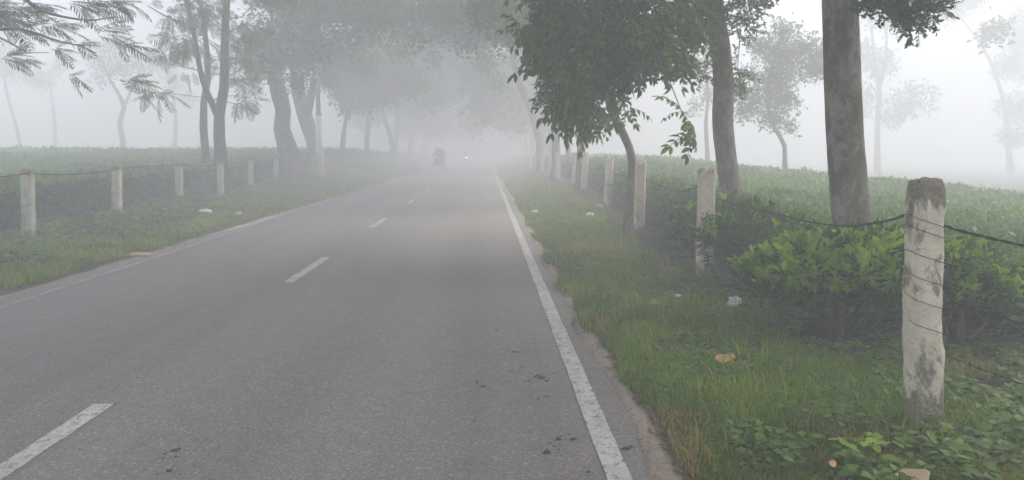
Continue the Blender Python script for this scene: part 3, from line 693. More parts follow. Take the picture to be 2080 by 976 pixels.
# ------------------------------------------------------------------ tea gardens
def bushtop(x, y):
    """tea canopy height above ground: rounded bushes side by side"""
    sc = 1.25
    gx = np.asarray(x, float)/sc; gy = np.asarray(y, float)/sc
    best = np.full(np.shape(gx), 9.0)
    xi = np.floor(gx).astype(int); yi = np.floor(gy).astype(int)
    for a in (-1,0,1):
        for b in (-1,0,1):
            cx = xi+a; cy = yi+b
            n_ = (cx*73856093 ^ cy*19349663) & 0x7fffffff
            ox = .5+((n_ % 1000)/1000-.5)*.5; oy = .5+((n_//1000 % 1000)/1000-.5)*.5
            best = np.minimum(best, (cx+ox-gx)**2+(cy+oy-gy)**2)
    return .86 - .10*sm(3, 6, x)*(1-0) - .44*np.clip(best*1.7, 0, 1)**1.3 + (vnoise(x, y, 8, .35)-.5)*.12 + (vnoise(x, y, 9, 5)-.5)*.22
def edgeR(y): return np.where(y < 8.2, 3.2+ (8.2-y)*.9, 3.55+.25*sm(14,30,y)) + (vnoise(y, y*0, 17, 1.1)-.5)*.6
def edgeL(y): return -9.3 - .3*sm(15,40,y) + (vnoise(y, y*0, 18, 1.2)-.5)*.5
def field(name, side, label):
    if side > 0:
        ue = np.concatenate([np.array([0,.03,.1,.2,.35]), np.arange(.5,14,.22), np.arange(14,30,.7), np.arange(30,110,4)])
        yv = np.concatenate([np.arange(6.0,26,.22), np.arange(26,60,.5), np.arange(60,150,3)])
    else:
        ue = np.concatenate([np.array([0,.03,.1,.2,.35]), np.arange(.5,12,.3), np.arange(12,50,.8), np.arange(50,150,5)])
        yv = np.concatenate([np.arange(3,30,.3), np.arange(30,70,.6), np.arange(70,150,3)])
    U, Yv = np.meshgrid(ue, yv, indexing='ij')
    Xv = (edgeR(Yv)+U) if side > 0 else (edgeL(Yv)-U)
    k = np.clip(U/.35, 0, 1); k = np.sqrt(np.clip(1-(1-k)**2, 0, 1))
    nearY = np.clip((Yv-yv[0])/.35, 0, 1)
    Zv = gz(Xv, Yv) + .02 + (bushtop(Xv, Yv)*.93-.05)*k*np.sqrt(np.clip(1-(1-nearY)**2, 0, 1))
    ny = len(yv); i, j = np.meshgrid(np.arange(len(ue)-1), np.arange(ny-1), indexing='ij')
    F = np.stack([i*ny+j, (i+1)*ny+j, (i+1)*ny+j+1, i*ny+j+1], -1).reshape(-1,4)
    V = np.stack([Xv,Yv,Zv],-1).reshape(-1,3)
    # leaves over the top and down the front wall
    rs = np.random.RandomState(5 if side > 0 else 6)
    def leaves(n, y0, y1, umax, size, pw, wall):
        y = (y0**(1-pw) + rs.rand(n)*(y1**(1-pw)-y0**(1-pw)))**(1/(1-pw))
        u = umax*rs.rand(n)**1.3
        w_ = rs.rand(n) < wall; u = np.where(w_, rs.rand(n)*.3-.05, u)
        x = (edgeR(y)+u) if side > 0 else (edgeL(y)-u)
        top = bushtop(x, y); kk_ = np.sqrt(np.clip(1-(1-np.clip(u/.35,0,1))**2,0,1))
        z = gz(x, y) + np.where(w_, .12+rs.rand(n)**.8*(top-.1), top*kk_ + rs.normal(size=n)*.025)
        P = np.stack([x,y,z],1)
        D = rs.normal(size=(n,3)); D[:,2] = np.abs(D[:,2])*.8+.2; D[w_] += np.array([-1.2*side,-.6,-.4]); D /= np.linalg.norm(D,axis=1)[:,None]
        L = np.array([[0,0,0],[.45,.24,.03],[1,0,-.12],[.45,-.24,.03]])
        up = np.array([0,0,1.])+rs.normal(size=(n,3))*.5
        yv_ = np.cross(up, D); yv_ /= np.linalg.norm(yv_,axis=1)[:,None]+1e-9; zv_ = np.cross(D, yv_)
        s = size*rs.uniform(.6,1.3,n)*(y/y0)**.42
        VV = np.einsum('nij,kj->nki', np.stack([D,yv_,zv_],2), L)*s[:,None,None]+P[:,None,:]
        patch = .5*(vnoise(x, y, 19, 2.2)-.5) + .25*(vnoise(x, y, 20, .5)-.5)
        rn = np.where(w_, rs.rand(n)*.22, np.clip(.32+.55*rs.rand(n)+patch, 0, 1))  # wall leaves take darker colours: shade of the hedge side put into them
        return VV.reshape(-1,3), (np.array([[0,1,2,3]])[None]+(np.arange(n)*4)[:,None,None]).reshape(-1,4), np.repeat(rn,4)
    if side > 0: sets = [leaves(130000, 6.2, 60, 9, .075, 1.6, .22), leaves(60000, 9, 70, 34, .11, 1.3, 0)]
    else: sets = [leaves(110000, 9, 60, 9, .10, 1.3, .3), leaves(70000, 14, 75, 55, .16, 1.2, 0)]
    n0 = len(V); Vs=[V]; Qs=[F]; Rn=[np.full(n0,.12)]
    me_leaf = []
    for v, f, r in sets: me_leaf.append((v,f,r))
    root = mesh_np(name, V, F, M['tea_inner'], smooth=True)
    tag(root, label, 'tea bushes', kind='stuff')
    nn = 0; v_=[];f_=[];r_=[]
    for v,f,r in me_leaf: v_.append(v); f_.append(f+nn); r_.append(r); nn += len(v)
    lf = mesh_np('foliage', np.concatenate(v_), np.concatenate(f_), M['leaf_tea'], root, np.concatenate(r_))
    lf['kind'] = 'stuff'
    return root
field('tea_garden', 1, 'clipped green tea bushes spreading away into fog behind the right fence')
field('tea_garden', -1, 'clipped green tea bushes on the low rise behind the left fence')

def tea_bush(label, cx, cy, rx, ry_, h, nl, seed, bright=.3, leafL=.075, group=None):
    rs = np.random.RandomState(seed); z0 = float(gz(cx, cy)); root = empty('tea_bush', (cx, cy, z0)); tag(root, label, 'tea bush', group)
    mb = MB()
    for q in range(9):
        a = rs.rand()*6.28; r = rs.rand()*.16; b = np.array([math.cos(a)*r, math.sin(a)*r, -.03])
        e = np.array([math.cos(a)*rx*rs.uniform(.3,.75), math.sin(a)*ry_*rs.uniform(.3,.75), h*rs.uniform(.7,.92)])
        m_ = (b+e)/2+np.array([rs.normal()*.05, rs.normal()*.05, -.08])
        mb.tube([b,m_,e], [.022,.015,.006], 6, bump=.2, seed=q, step=.06)
        for w in range(3):
            s_ = b*.4+e*.6; e2 = s_+np.array([rs.normal()*.18, rs.normal()*.18, .12+rs.rand()*.12]); mb.tube([s_,(s_+e2)/2,e2],[.006,.004,.002],4)
    for q in range(10):   # bare outer twigs near the ground
        a = rs.uniform(2.6,5.6); s_ = np.array([math.cos(a)*.15, math.sin(a)*.15, .15]); e2 = np.array([math.cos(a)*rx*.8, math.sin(a)*ry_*.8, .16+rs.rand()*.22])
        mb.tube([s_, (s_+e2)/2+np.array([0,0,.04]), e2], [.006,.004,.0015], 4)
    mb.build('branch', M['twig'], root, smooth=True)
    def shell(n, lo, hi, size, upb):
        q = rs.normal(size=(n,3)); q /= np.linalg.norm(q,axis=1)[:,None]; q[:,2] = np.abs(q[:,2])*1.0 - .45*(rs.rand(n) < .45)
        q[:,2] = np.clip(q[:,2], -.5, 1)
        rr_ = lo+(hi-lo)*rs.rand(n)**.6
        lob = .8+.42*vnoise(q[:,0]*2.2+30+seed, q[:,1]*2.2+q[:,2]*2+30, seed)
        P = np.stack([q[:,0]*rx*rr_*lob, q[:,1]*ry_*rr_*lob, h*.62+q[:,2]*h*.40*rr_*(.85+.3*lob/1.1)],1)
        P[:,2] = np.minimum(P[:,2], h*(1.02+.04*rs.rand(n)))
        D = q*1.0 + np.array([0,0,upb]); D /= np.linalg.norm(D,axis=1)[:,None]
        return P, D
    T1 = [tuft(s+40, 8, .16, leafL, leafL*.42, .35) for s in range(4)]
    P, D = shell(nl, .55, 1.0, 1, .2); V, F, R_ = scatter(P, D, T1, 1.0, seed, .6, .5)
    mesh_np('foliage', V, F, M['leaf_tea'], root, R_*.75)
    T2 = [tuft(s+60, 5, .09, leafL*1.2, leafL*.50, .8) for s in range(4)]
    P, D = shell(int(nl*bright), .93, 1.08, 1, 1.3); k = P[:,2] > h*.55; V, F, R_ = scatter(P[k], D[k], T2, 1.0, seed+1, .5, .3)
    mesh_np('young_leaves', V, F, M['leaf_tea_new'], root, R_)
    return root
GB = 'tea bushes in the front row behind the right fence'
tea_bush('bright green tea bush with yellow-green tips in front of the thick near trunk', 3.14, 6.75, .76, .58, .71, 1300, 3, .95, .085, GB)
tea_bush('small bright tea bush part right of the nearest fence post', 3.97, 6.45, .40, .42, .66, 420, 4, .8, .08, GB)
tea_bush('dark tea bush left of the bright one, behind the second fence post', 3.15, 9.2, .60, .7, .80, 700, 5, .08, .07, GB)
tea_bush('low dark tea bush between the second post and the tall bent trunk', 3.35, 11.0, .62, .8, .84, 600, 6, .1, .07, GB)
tea_bush('dark tea bush between the second and third posts from the right', 3.45, 12.9, .6, .8, .84, 520, 7, .06, .075, GB)
tea_bush('dark tea bush just past the third fence post on the right', 3.55, 16.2, .6, .9, .85, 450, 8, .06, .08, GB)
tea_bush('dark tea bush behind the fourth fence post on the right', 3.65, 19.6, .6, .9, .85, 400, 9, .06, .085, GB)

# ------------------------------------------------------------------ grass and weeds on the verges
def blades(n, y0, y1, xf, pw, hl, wl_, seed, keep=None):
    rs = np.random.RandomState(seed)
    y = (y0**(1-pw) + rs.rand(n)*(y1**(1-pw)-y0**(1-pw)))**(1/(1-pw)); x = xf(rs, y, n)
    dens = vnoise(x, y, 61, .55)*.6+vnoise(x, y, 62, .16)*.4
    k = dens > keep(x, y) if keep is not None else np.ones(n, bool)
    x, y, dens = x[k], y[k], dens[k]; n = len(x); z = gz(x, y)
    grow = (y/y0)**.35
    h = hl*rs.uniform(.45,1.3,n)*(.6+.8*dens)*np.minimum(grow,1.5); w = wl_*rs.uniform(.6,1.3,n)*(y/y0)**.62
    a = rs.rand(n)*6.283; lean = rs.uniform(.2,1.2,n)*h; dx, dy = np.cos(a), np.sin(a)
    V = np.zeros((n,5,3))
    bx, by = -dy*w/2, dx*w/2
    V[:,0] = np.stack([x-bx, y-by, z-.01],1); V[:,1] = np.stack([x+bx, y+by, z-.01],1)
    mx, my = x+dx*lean*.35, y+dy*lean*.35
    V[:,2] = np.stack([mx+bx*.8, my+by*.8, z+h*.62],1); V[:,3] = np.stack([mx-bx*.8, my-by*.8, z+h*.62],1)
    V[:,4] = np.stack([x+dx*lean, y+dy*lean, z+h*rs.uniform(.7,1,n)],1)
    b = (np.arange(n)*5)[:,None]
    T = np.concatenate([b+[0,1,2], b+[0,2,3], b+[3,2,4]])
    r = np.clip(rs.rand(n)*.5+.75*(vnoise(x,y,63,.8)-.3)+.45*(vnoise(x,y,64,.25)-.5), 0, .86); br = rs.rand(n) < .05+.40*sm(.55,.8,vnoise(x,y,65,.5)); r[br] = 1.25
    return V.reshape(-1,3), T, np.repeat(r,5)
def keepR(x, y):
    k = .26-.10*sm(1.1,1.6,x)+.45*(1-sm(.15,.34,np.hypot(x-2.52,y-4.35)))
    k = k +   .55*(1-sm(.90,.99,x+ (vnoise(y,x*0,71,.6)-.5)*.18))             # ragged soil shoulder
    k = k + .62*sm(2.35,2.7,x-.01*(y-8))*sm(5.2,6.4,y)                      # bare earth under the hedge
    k = k + .40*sm(2.75,3.2,x)
    return k
Vb, Tb, Rb = blades(230000, 2.6, 60, lambda rs,y,n: .86+rs.rand(n)*3.1, 1.75, .062, .0048, 91, keepR)
o = tag(mesh_np('grass', Vb, Tb, M['grass'], None, Rb), 'short green grass with brown stalks on the right roadside verge', 'grass', kind='stuff')
Vt, Tt, Rt = blades(15000, 2.6, 40, lambda rs,y,n: 1.0+rs.rand(n)*2.6, 1.6, .125, .0058, 95, lambda x, y: .56+.3*sm(2.4,2.9,x)*sm(5,6.4,y)+.3*(1-sm(1.0,1.2,x)))
o = tag(mesh_np('tall_grass', Vt, Tt, M['grass'], None, Rt), 'taller grass tufts and dry stalks dotted over the right verge', 'grass', kind='stuff')
def keepL(x, y):
    return .26+.55*(1-sm(.1,.55,-5.35-x+(vnoise(y,x*0,72,1.2)-.5)*.5))
Vb, Tb, Rb = blades(150000, 2.5, 70, lambda rs,y,n: -5.38-rs.rand(n)*4.6, 1.3, .075, .0062, 92, keepL)
o = tag(mesh_np('grass', Vb, Tb, M['grass'], None, Rb), 'short green grass on the left roadside verge below the fence', 'grass', kind='stuff')

def rosette(seed, nl=7, L=.06, w=.05):
    rs = np.random.RandomState(seed); V=[];F=[];I=[];n0=0
    for q in range(nl):
        a = q*2.4+rs.rand(); v, f = leaf(L*rs.uniform(.7,1.3), w*rs.uniform(.8,1.2), .25, .1)
        hgt = rs.uniform(.3,1.3)*L; v = rot(v, rs.uniform(-.3,.3), -rs.uniform(-.1,.5), a)+np.array([math.cos(a)*L*.4, math.sin(a)*L*.4, hgt])
        V.append(v);F.append(f+n0);I.append(np.full(len(v),rs.rand()));n0+=len(v)
    return np.concatenate(V), np.concatenate(F), np.concatenate(I)
ROS = [rosette(s) for s in range(6)]
def weeds(n, y0, y1, x0, x1, seed, scale, thr, label, nseed=81):
    rs = np.random.RandomState(seed); y = (y0**-.5+rs.rand(n)*(y1**-.5-y0**-.5))**-2; x = x0+rs.rand(n)*(x1-x0)
    k = vnoise(x,y,nseed,.5)*.7+vnoise(x,y,nseed+1,.15)*.3 > thr; x, y = x[k], y[k]
    P = np.stack([x,y,gz(x,y)+.01],1); D = np.stack([rs.normal(size=len(x)), rs.normal(size=len(x)), np.zeros(len(x))],1)
    V, F, R_ = scatter(P, D, ROS, scale, seed, .3, .1)
    return tag(mesh_np('ground_weeds', V, F, M['leaf_weed'], None, R_), label, 'weeds', kind='stuff')
weeds(9500, 2.7, 26, 1.12, 4.2, 7, .85, .50, 'low broad-leaved weeds spread through the right verge grass')
weeds(1100, 4, 9, 2.9, 5.2, 9, .9, .52, 'thin weeds on bare earth right of the nearest fence post', 85)
weeds(2600, 9, 40, -9.4, -6.2, 8, 1.7, .60, 'low broad-leaved weeds in the left verge grass')

def weed_plant(label, x, y, r, h, n, seed, mat, L=.07, group=None, ry_=None):
    rs = np.random.RandomState(seed); z0 = float(gz(x,y)); root = empty('weed_plant', (x,y,z0)); tag(root, label, 'weed', group)
    mb = MB(); Vs=[];Fs=[];Rs=[];n0=0
    for q in range(n):
        a = rs.rand()*6.28; rr_ = rs.rand()**.6; e = np.array([math.cos(a)*r*rr_, math.sin(a)*(ry_ or r)*rr_, h*rs.uniform(.35,1)*(1-.45*rr_)])
        b = np.array([e[0]*.55, e[1]*.55, -.02]); mb.tube([b,(b+e)/2+np.array([0,0,.02]),e],[.003,.0025,.0015],4)
        for w in range(3):
            v, f = leaf(L*rs.uniform(.7,1.2), L*.75, .25, .1); v = rot(v, rs.uniform(-.3,.3), rs.uniform(-.5,.2), a+w*2.1+rs.rand())
            Vs.append(v+e); Fs.append(f+n0); Rs.append(np.full(len(v), rs.rand())); n0 += len(v)
    mb.build('stem', M['leaf_weed'], root); mesh_np('leaves', np.concatenate(Vs), np.concatenate(Fs), mat, root, np.concatenate(Rs))
x, y = groundpt(1762, 935); weed_plant('bright green leafy weed in the grass near the lower right corner', x, y, .15, .16, 16, 1, M['leaf_tea_new'], .06)
x, y = groundpt(1935, 915); weed_plant('low dull green weed clump at the foot of the nearest post', x, y, .30, .14, 46, 2, M['leaf_weed'], .05)
x, y = groundpt(1415, 690); weed_plant('dull green broad weed patch in the middle of the right verge', x, y, .26, .10, 36, 3, M['leaf_weed'], .055)
GW = 'leafy weed clumps at the foot of the left fence'
x, y = groundpt(185, 478); weed_plant('dark leafy weed clump between the first two left posts', x, y, 1.15, .42, 240, 4, M['leaf_weed'], .12, GW, .9)
x, y = groundpt(300, 455); weed_plant('dark leafy weed clump just right of the second left post', x, y, 1.1, .46, 240, 5, M['leaf_weed'], .12, GW, .9)
x, y = groundpt(385, 432); weed_plant('leafy weed clump around the foot of the third left post', x, y, 1.0, .5, 220, 6, M['leaf_weed'], .13, GW, .9)
x, y = groundpt(490, 410); weed_plant('low dark weed clump between the fourth and fifth left posts', x, y, 1.0, .35, 140, 10, M['leaf_weed'], .13, GW, .9)

# ------------------------------------------------------------------ fences
def post_mesh(w0, w1, h, seed, chip=.006, seg=46, cap=.03):
    """square concrete post, worn corners, chipped faces, rough top"""
    N = 6; per = []
    for s in range(4):
        for q in range(N):
            t = -1+2*q/N
            p = [(t,-1),(1,t),(-t,1),(-1,-t)][s]; per.append(p)
    per = np.array(per, float)
    nrm = np.linalg.norm(per,axis=1); per = per/np.maximum(nrm,1e-6)[:,None]*np.minimum(nrm, 1.17)[:,None]   # rounded corners
    zs = np.linspace(-.12, h, seg); V = []
    ang = np.arctan2(per[:,1], per[:,0])
    for i, z in enumerate(zs):
        t = max(0, z)/h; w = (w0*(1-t)+w1*t)/2
        cx = .012*math.sin(z*2.1+seed); cy = .01*math.cos(z*1.7+seed)
        r = 1+(vnoise(np.cos(ang)*2+10, np.sin(ang)*2+z*7+10, seed)-.5)*2*chip/w + (vnoise(np.cos(ang)*6+10, np.sin(ang)*6+z*22+10, seed+1)-.5)*1.2*chip/w
        if h-z < cap: r = r*(1-.12*(1-(h-z)/cap))
        zz = z + (0 if i < seg-1 else (vnoise(ang*2+9, ang*0, seed+2)-.5)*.03)
        V.append(np.stack([per[:,0]*w*r+cx, per[:,1]*w*r+cy, np.full(len(per), 0.)+zz],1))
    n_ = len(per); V.append(V[-1]*np.array([.55,.55,1])+np.array([0,0,.008])); V = np.concatenate(V); k = seg+1
    i, j = np.meshgrid(np.arange(k-1), np.arange(n_), indexing='ij')
    F = np.stack([i*n_+j, i*n_+(j+1)%n_, (i+1)*n_+(j+1)%n_, (i+1)*n_+j], -1).reshape(-1,4)
    c = len(V); V = np.concatenate([V, V[-n_:].mean(0)[None]]); ids = (k-1)*n_+np.arange(n_)
    return V, F, np.stack([ids, np.roll(ids,-1), np.full(n_, c)],1)
def fence(label, posts, mat, base_loc, first=None):
    root = empty('fence', base_loc); tag(root, label, 'fence'); B = np.array(base_loc)
    Vp, Fq, Ft = post_mesh(.20, .19, 1.30, 5); proto = None
    tops = []
    for i, (x, y, ztop, lean, rz, sc, lab) in enumerate(posts):
        z0 = float(gz(x, y))
        if first and i == 0:
            V1, F1, T1 = post_mesh(*first[:3], 3, .007); o = mesh_np('fence_post', V1, [F1, T1], first[3], root, smooth=True); h = first[2]
        elif proto is None:
            proto = mesh_np('fence_post', Vp, [Fq, Ft], mat, root, smooth=True); o = proto; h = 1.30
        else:
            o = proto.copy(); link(o, root); h = 1.30
        o.location = np.array([x, y, z0])-B; o.rotation_euler = (0, lean, rz)
        if not (first and i == 0): o.scale = (sc, sc, (ztop-z0)/1.30)
        if lab: o['label'] = lab
        tops.append(np.array([x, y, z0, ztop]))
    return root, tops
def wire(root, pts, sag, mat, name='barbed_wire', r=.0045, seed=0, barbs=True, twist=True, lab=None, sags=None):
    B = np.array(root.location); rs = np.random.RandomState(seed); path = []
    for i in range(len(pts)-1):
        a, b = pts[i], pts[i+1]; k = 22 if a[1] < 20 else 10
        sg = sags[i] if sags else sag
        for q in range(k):
            t = q/k; p = a*(1-t)+b*t; s_ = sg*4*t*(1-t)+ .012*(vnoise(t*4+i*7, 0.5, seed+3)-.5); path.append(p-np.array([0,0,s_]))
    path.append(pts[-1]); path = np.array(path); mb = MB(); 
    if twist:
        P2, _ = resample(path, np.ones(len(path)), .03 if path[0][1] < 12 else .12); ph = np.arange(len(P2))*1.1
        off = np.stack([np.zeros(len(P2)), np.cos(ph), np.sin(ph)],1)*r*.8
        mb.tube(P2+off-B, r, 4); mb.tube(P2-off-B, r, 4)
    else: mb.tube(path-B, r, 5)
    if barbs:
        L = np.concatenate([[0], np.cumsum(np.linalg.norm(np.diff(path,axis=0),axis=1))])
        for d in np.arange(.1, min(L[-1], 16), .13):
            p = np.array([np.interp(d, L, path[:,q]) for q in range(3)])-B
            for q in range(2):
                v = rs.normal(size=3); v *= .018/np.linalg.norm(v); mb.tube([p-v, p+v], r*.45, 3)
    o = mb.build(name, mat, root)
    if lab: o['label'] = lab
    return o
def px_post(px, Y, ytop):
    p = W(px, ytop, Y); return p[0], Y, p[2]
# right: nearest first
rp = [(1881,4.36,366,.045,.12,1,'nearest thick weathered post, peeling whitewash and mossy crumbling top'),
      (1434,9.65,345,.02,.05,1,'whitewashed post left of the tall bent trunk'),
      (1300,14.6,332,.015,-.05,1,None),(1237,19.6,321,.01,.1,1,None),(1188,24.6,311,0,0,1,None),(1168,27.2,311,0,.1,1,None),(1133,32.5,308,0,.1,1,None),(1118,36.5,307,.0,0,1,None),(1101,42.5,308,0,0,1,None),(1090,48,308,0,0,1,None),(1078,55,308,0,0,1,None)]
posts = []
for (px,Y,yt,ln,rz,sc,lab) in rp:
    x,_,zt = px_post(px,Y,yt); posts.append((x+ln*1.4,Y,zt,-ln,rz,sc,lab))
near = posts[0]
fR, tR = fence('right fence of whitewashed concrete posts strung with dark barbed wire', posts, M['post'], (near[0], near[1], 0), (.178,.168,near[2]-float(gz(near[0],near[1])),M['post_near']))
d = .105
def wp(px, py, Y): return W(px, py, Y)
top = [wp(2300,545,3.6), wp(2180,520,3.9), wp(1928,462,4.48), wp(1846,438,4.43), wp(1700,459,6.6), wp(1560,430,8.2), wp(1448,400,9.78), wp(1414,382,9.78), wp(1370,388,12), wp(1310,362,14.85), wp(1288,358,14.85), wp(1250,353,17.5), wp(1240,346,19.5), wp(1205,341,22), wp(1190,336,24.5), wp(1170,334,27.1), wp(1135,330,32.4), wp(1118,328,36.4), wp(1101,326,42.4), wp(1090,325,47.9)]
wire(fR, top, .0, M['wire'], r=.0055, seed=1, lab='dark twisted top strand of barbed wire', sags=[.01,.01,.0,.02,.02,.02,0,.02,.02,0,.01,.02,.02,.02,.02,.03,.03,.03,.03])
def through(fr, sag, seed, r=.0018):
    pts = []; 
    for (x,y,zt,_,_,_,_) in posts[:7]:
        z0 = float(gz(x,y)); pts.append(np.array([x-.11, y, z0+(zt-z0)*fr]))
    pts = [pts[0]+np.array([-.35,-1.4,-.02])]+pts if False else pts
    wire(fR, [np.array([near[0]+.5, 3.2, pts[0][2]+.02]), pts[0]+np.array([.22,-.02,0])]+[pts[0]]+pts[1:], .05, M['wire'], r=r, seed=seed, lab='thin sagging lower strand of barbed wire')
through(.52, .05, 4); through(.30, .05, 5)
# loops of wire wound round the nearest post
mb = MB(); nx, ny_, nz_ = near[0], near[1], float(gz(near[0],near[1]))
for hh in (.60,.74,.87,1.0,1.14,1.20):
    a = np.linspace(0, 2*math.pi, 25); w = .101
    sq = np.stack([np.clip(np.cos(a)*1.35,-1,1)*w, np.clip(np.sin(a)*1.35,-1,1)*w, hh-.05*np.cos(a)], 1); mb.tube(sq, .0022, 4)
o = mb.build('wire_tie', M['wire'], fR); o.location = (0,0,nz_); o.rotation_euler = (0, near[3], 0)
# left
lp = [(50,14.3,345,.02,'left-most weathered post with dark cap'),(232,18.2,337,.03,None),(361,22.5,331,.01,None),(446,26.0,328,0,None),(507,30.5,321,.02,None),(559,34.5,319,.02,None),(634,43.5,312,0,None)]
postsL = []
for (px,Y,yt,ln,lab) in lp:
    x,_,zt = px_post(px,Y,yt); postsL.append((x,Y,zt,ln,.1,1.0,lab))
# one more post outside the frame carries the wire on
x,_,zt = px_post(-250,10.6,362); postsL.insert(0,(x,10.6,zt,0,0,1.0,None))
fL, tL = fence('left fence of pale concrete posts with a single wire along their tops', postsL, M['post_left'], (postsL[1][0], postsL[1][1], 0))
ptsL = [np.array([q[0]+.1, q[1]-.02, q[2]-.07]) for q in postsL]
wire(fL, ptsL, .03, M['wire'], r=.008, seed=6, sags=[.03,.06,-.02,.05,.06,.06,.08], barbs=False)
wire(fL, [p-np.array([0,0,.55]) for p in ptsL], .03, M['wire'], r=.004, seed=7, barbs=False, lab='thin lower strand of fence wire')

# ------------------------------------------------------------------ white pole by the left verge
pb = W(650, 349, 40.0); pz = pb[2]; root = empty('utility_pole', (pb[0], 40.0, pz)); tag(root, 'slim pole, white below and grey above, among the left verge trees', 'pole')
# raise a little earth foot so that the pole stands on the bank
gzp = float(gz(pb[0], 40.0))
M['pole_white'] = simple('pole_white', (.88,.87,.84), .6); M['pole_grey'] = simple('pole_grey', (.42,.42,.41), .6, .2)
mb = MB(); mb.tube([(0,0,gzp-pz-.3),(0,0,1.5),(0,0,W(650,232,40)[2]-pz)], [.17,.165,.155], 20); mb.build('lower_pole', M['pole_white'], root, smooth=True)
zc = W(650,232,40)[2]-pz; mb = MB(); mb.tube([(0,0,zc),(0,0,zc+2.5),(0,0,W(650,20,40)[2]-pz)], [.115,.105,.085], 16); mb.build('upper_pole', M['pole_grey'], root, smooth=True)
mb = MB(); mb.tube([(0,0,zc-.07),(0,0,zc+.05)], [.168,.168], 20); mb.build('collar', M['pole_grey'], root)
zt = W(650,20,40)[2]-pz
mb = MB(); mb.box((0,0,zt-.25),(1.3,.08,.09)); mb.build('crossarm', M['pole_grey'], root)
for xx in (-.55,0,.55):
    mb = MB(); mb.tube([(xx,0,zt-.2),(xx,0,zt-.14),(xx,0,zt-.08),(xx,0,zt-.03)],[.02,.05,.035,.05],10); mb.build('insulator', M['pole_white'], root, smooth=True)

# ------------------------------------------------------------------ litter, leaves and stones
M['litter'] = simple('litter', (.72,.71,.68), .6); M['dead_leaf'] = simple('dead_leaf', (.50,.30,.12), .8); M['pale_leaf'] = simple('pale_leaf', (.46,.33,.20), .8); M['brown_leaf'] = simple('brown_leaf', (.16,.10,.06), .85)
def crumple(name, label, cat, px, py, s, mat, seed, z=.02, flat=.5, group=None, zoff=.06):
    x, y = groundpt(px, py, .05); z0 = float(gz(x,y))+zoff; rs_ = np.random.RandomState(seed); mb = MB()
    n_, m_ = 14, 9; V = []
    for i in range(m_+1):
        for j in range(n_):
            th = math.pi*i/m_; ph = 2*math.pi*j/n_; k_ = 1 if i in (0,m_) else .65+.6*rs_.rand()
            V.append(k_*s*np.array([math.sin(th)*math.cos(ph), math.sin(th)*math.sin(ph)*.8, flat*math.cos(th)]))
    mb.add(V, [[i*n_+j, (i+1)*n_+j, (i+1)*n_+(j+1)%n_, i*n_+(j+1)%n_] for i in range(m_) for j in range(n_)])
    o = mb.build(name, mat); o.location = (x,y,z0+s*flat*.3); return tag(o, label, cat, group)
def curled(name, label, px, py, s, mat, seed, rz=0, group=None, tilt=.35, zoff=.085):
    """a dead leaf: a lobed, curled sheet with thickness"""
    x, y = groundpt(px, py, .05); z0 = float(gz(x,y))+zoff; rs_ = np.random.RandomState(seed); n_ = 22; k = 5; V = []
    for q in range(k+1):
        for j in range(n_):
            a = 2*math.pi*j/n_; R_ = q/k*s*(.82+.30*max(0, math.cos(a))**6+.16*abs(math.sin(a*2.5+.4))+.10*rs_.rand())
            V.append([R_*math.cos(a), R_*math.sin(a)*.66, .16*R_*(.5+.5*math.sin(a*2+seed))*q/k+.10*s*(rs_.rand()-.5)])
    V = np.array(V); V2 = V-np.array([0,0,.004]); N = len(V)
    F = [[q*n_+j, q*n_+(j+1)%n_, (q+1)*n_+(j+1)%n_, (q+1)*n_+j] for q in range(k) for j in range(n_)]
    F2 = [[a+N for a in f[::-1]] for f in F]; rim = [[k*n_+j, k*n_+(j+1)%n_, N+k*n_+(j+1)%n_, N+k*n_+j] for j in range(n_)]
    o = mesh_np(name, np.concatenate([V,V2]), F+F2+rim, mat, smooth=True); o.location = (x,y,z0); o.rotation_euler = (tilt,-.1,rz); return tag(o, label, 'leaf', group)
crumple('litter_scrap', 'crumpled white litter scrap on bare earth below the second post', 'litter', 1492, 628, .07, M['litter'], 1, flat=.8, zoff=.10)
crumple('litter_scrap', 'tiny white scrap in the grass left of the larger white one', 'litter', 1377, 611, .035, M['litter'], 2, zoff=.10)
crumple('litter_scrap', 'small white scrap near the foot of the fourth right post', 'litter', 1198, 446, .11, M['litter'], 3, flat=.5)
crumple('litter_scrap', 'faint white scrap beside the foot of the fourth right post', 'litter', 1218, 433, .08, M['litter'], 4)
crumple('litter_scrap', 'tiny white chip on the sandy right road edge', 'litter', 1173, 654, .018, M['litter'], 5, zoff=.0)
crumple('litter_scrap', 'pale flat scrap on the right road edge far ahead', 'litter', 1036, 409, .10, M['litter'], 6, flat=.25, zoff=0)
crumple('litter_scrap', 'pale scrap in the far right verge grass', 'litter', 1087, 433, .09, M['litter'], 7)
crumple('litter_scrap', 'white scrap in the left verge grass near the weed clumps', 'litter', 416, 434, .17, M['litter'], 8, flat=.4)
crumple('litter_scrap', 'small white scrap in the left verge grass nearer the road', 'litter', 484, 436, .10, M['litter'], 9, flat=.4)
crumple('litter_scrap', 'pale yellowish scrap on the left road edge soil', 'litter', 280, 513, .20, M['pale_leaf'], 10, flat=.2, zoff=.0)
curled('dead_leaf', 'large orange-brown dead leaf lying in the middle of the right grass', 1470, 741, .08, M['dead_leaf'], 3, .4, zoff=.10)
curled('dead_leaf', 'orange dead leaf sliver in the grass left of the white scraps', 1325, 622, .075, M['dead_leaf'], 5, -.5)
curled('dead_leaf', 'large pale tan dead leaf at the bottom right edge of the view', 1850, 982, .07, M['pale_leaf'], 7, -.15)
curled('dead_leaf', 'small reddish-brown dead leaf left of the bright weed', 1690, 955, .03, M['dead_leaf'], 9, 1.0)
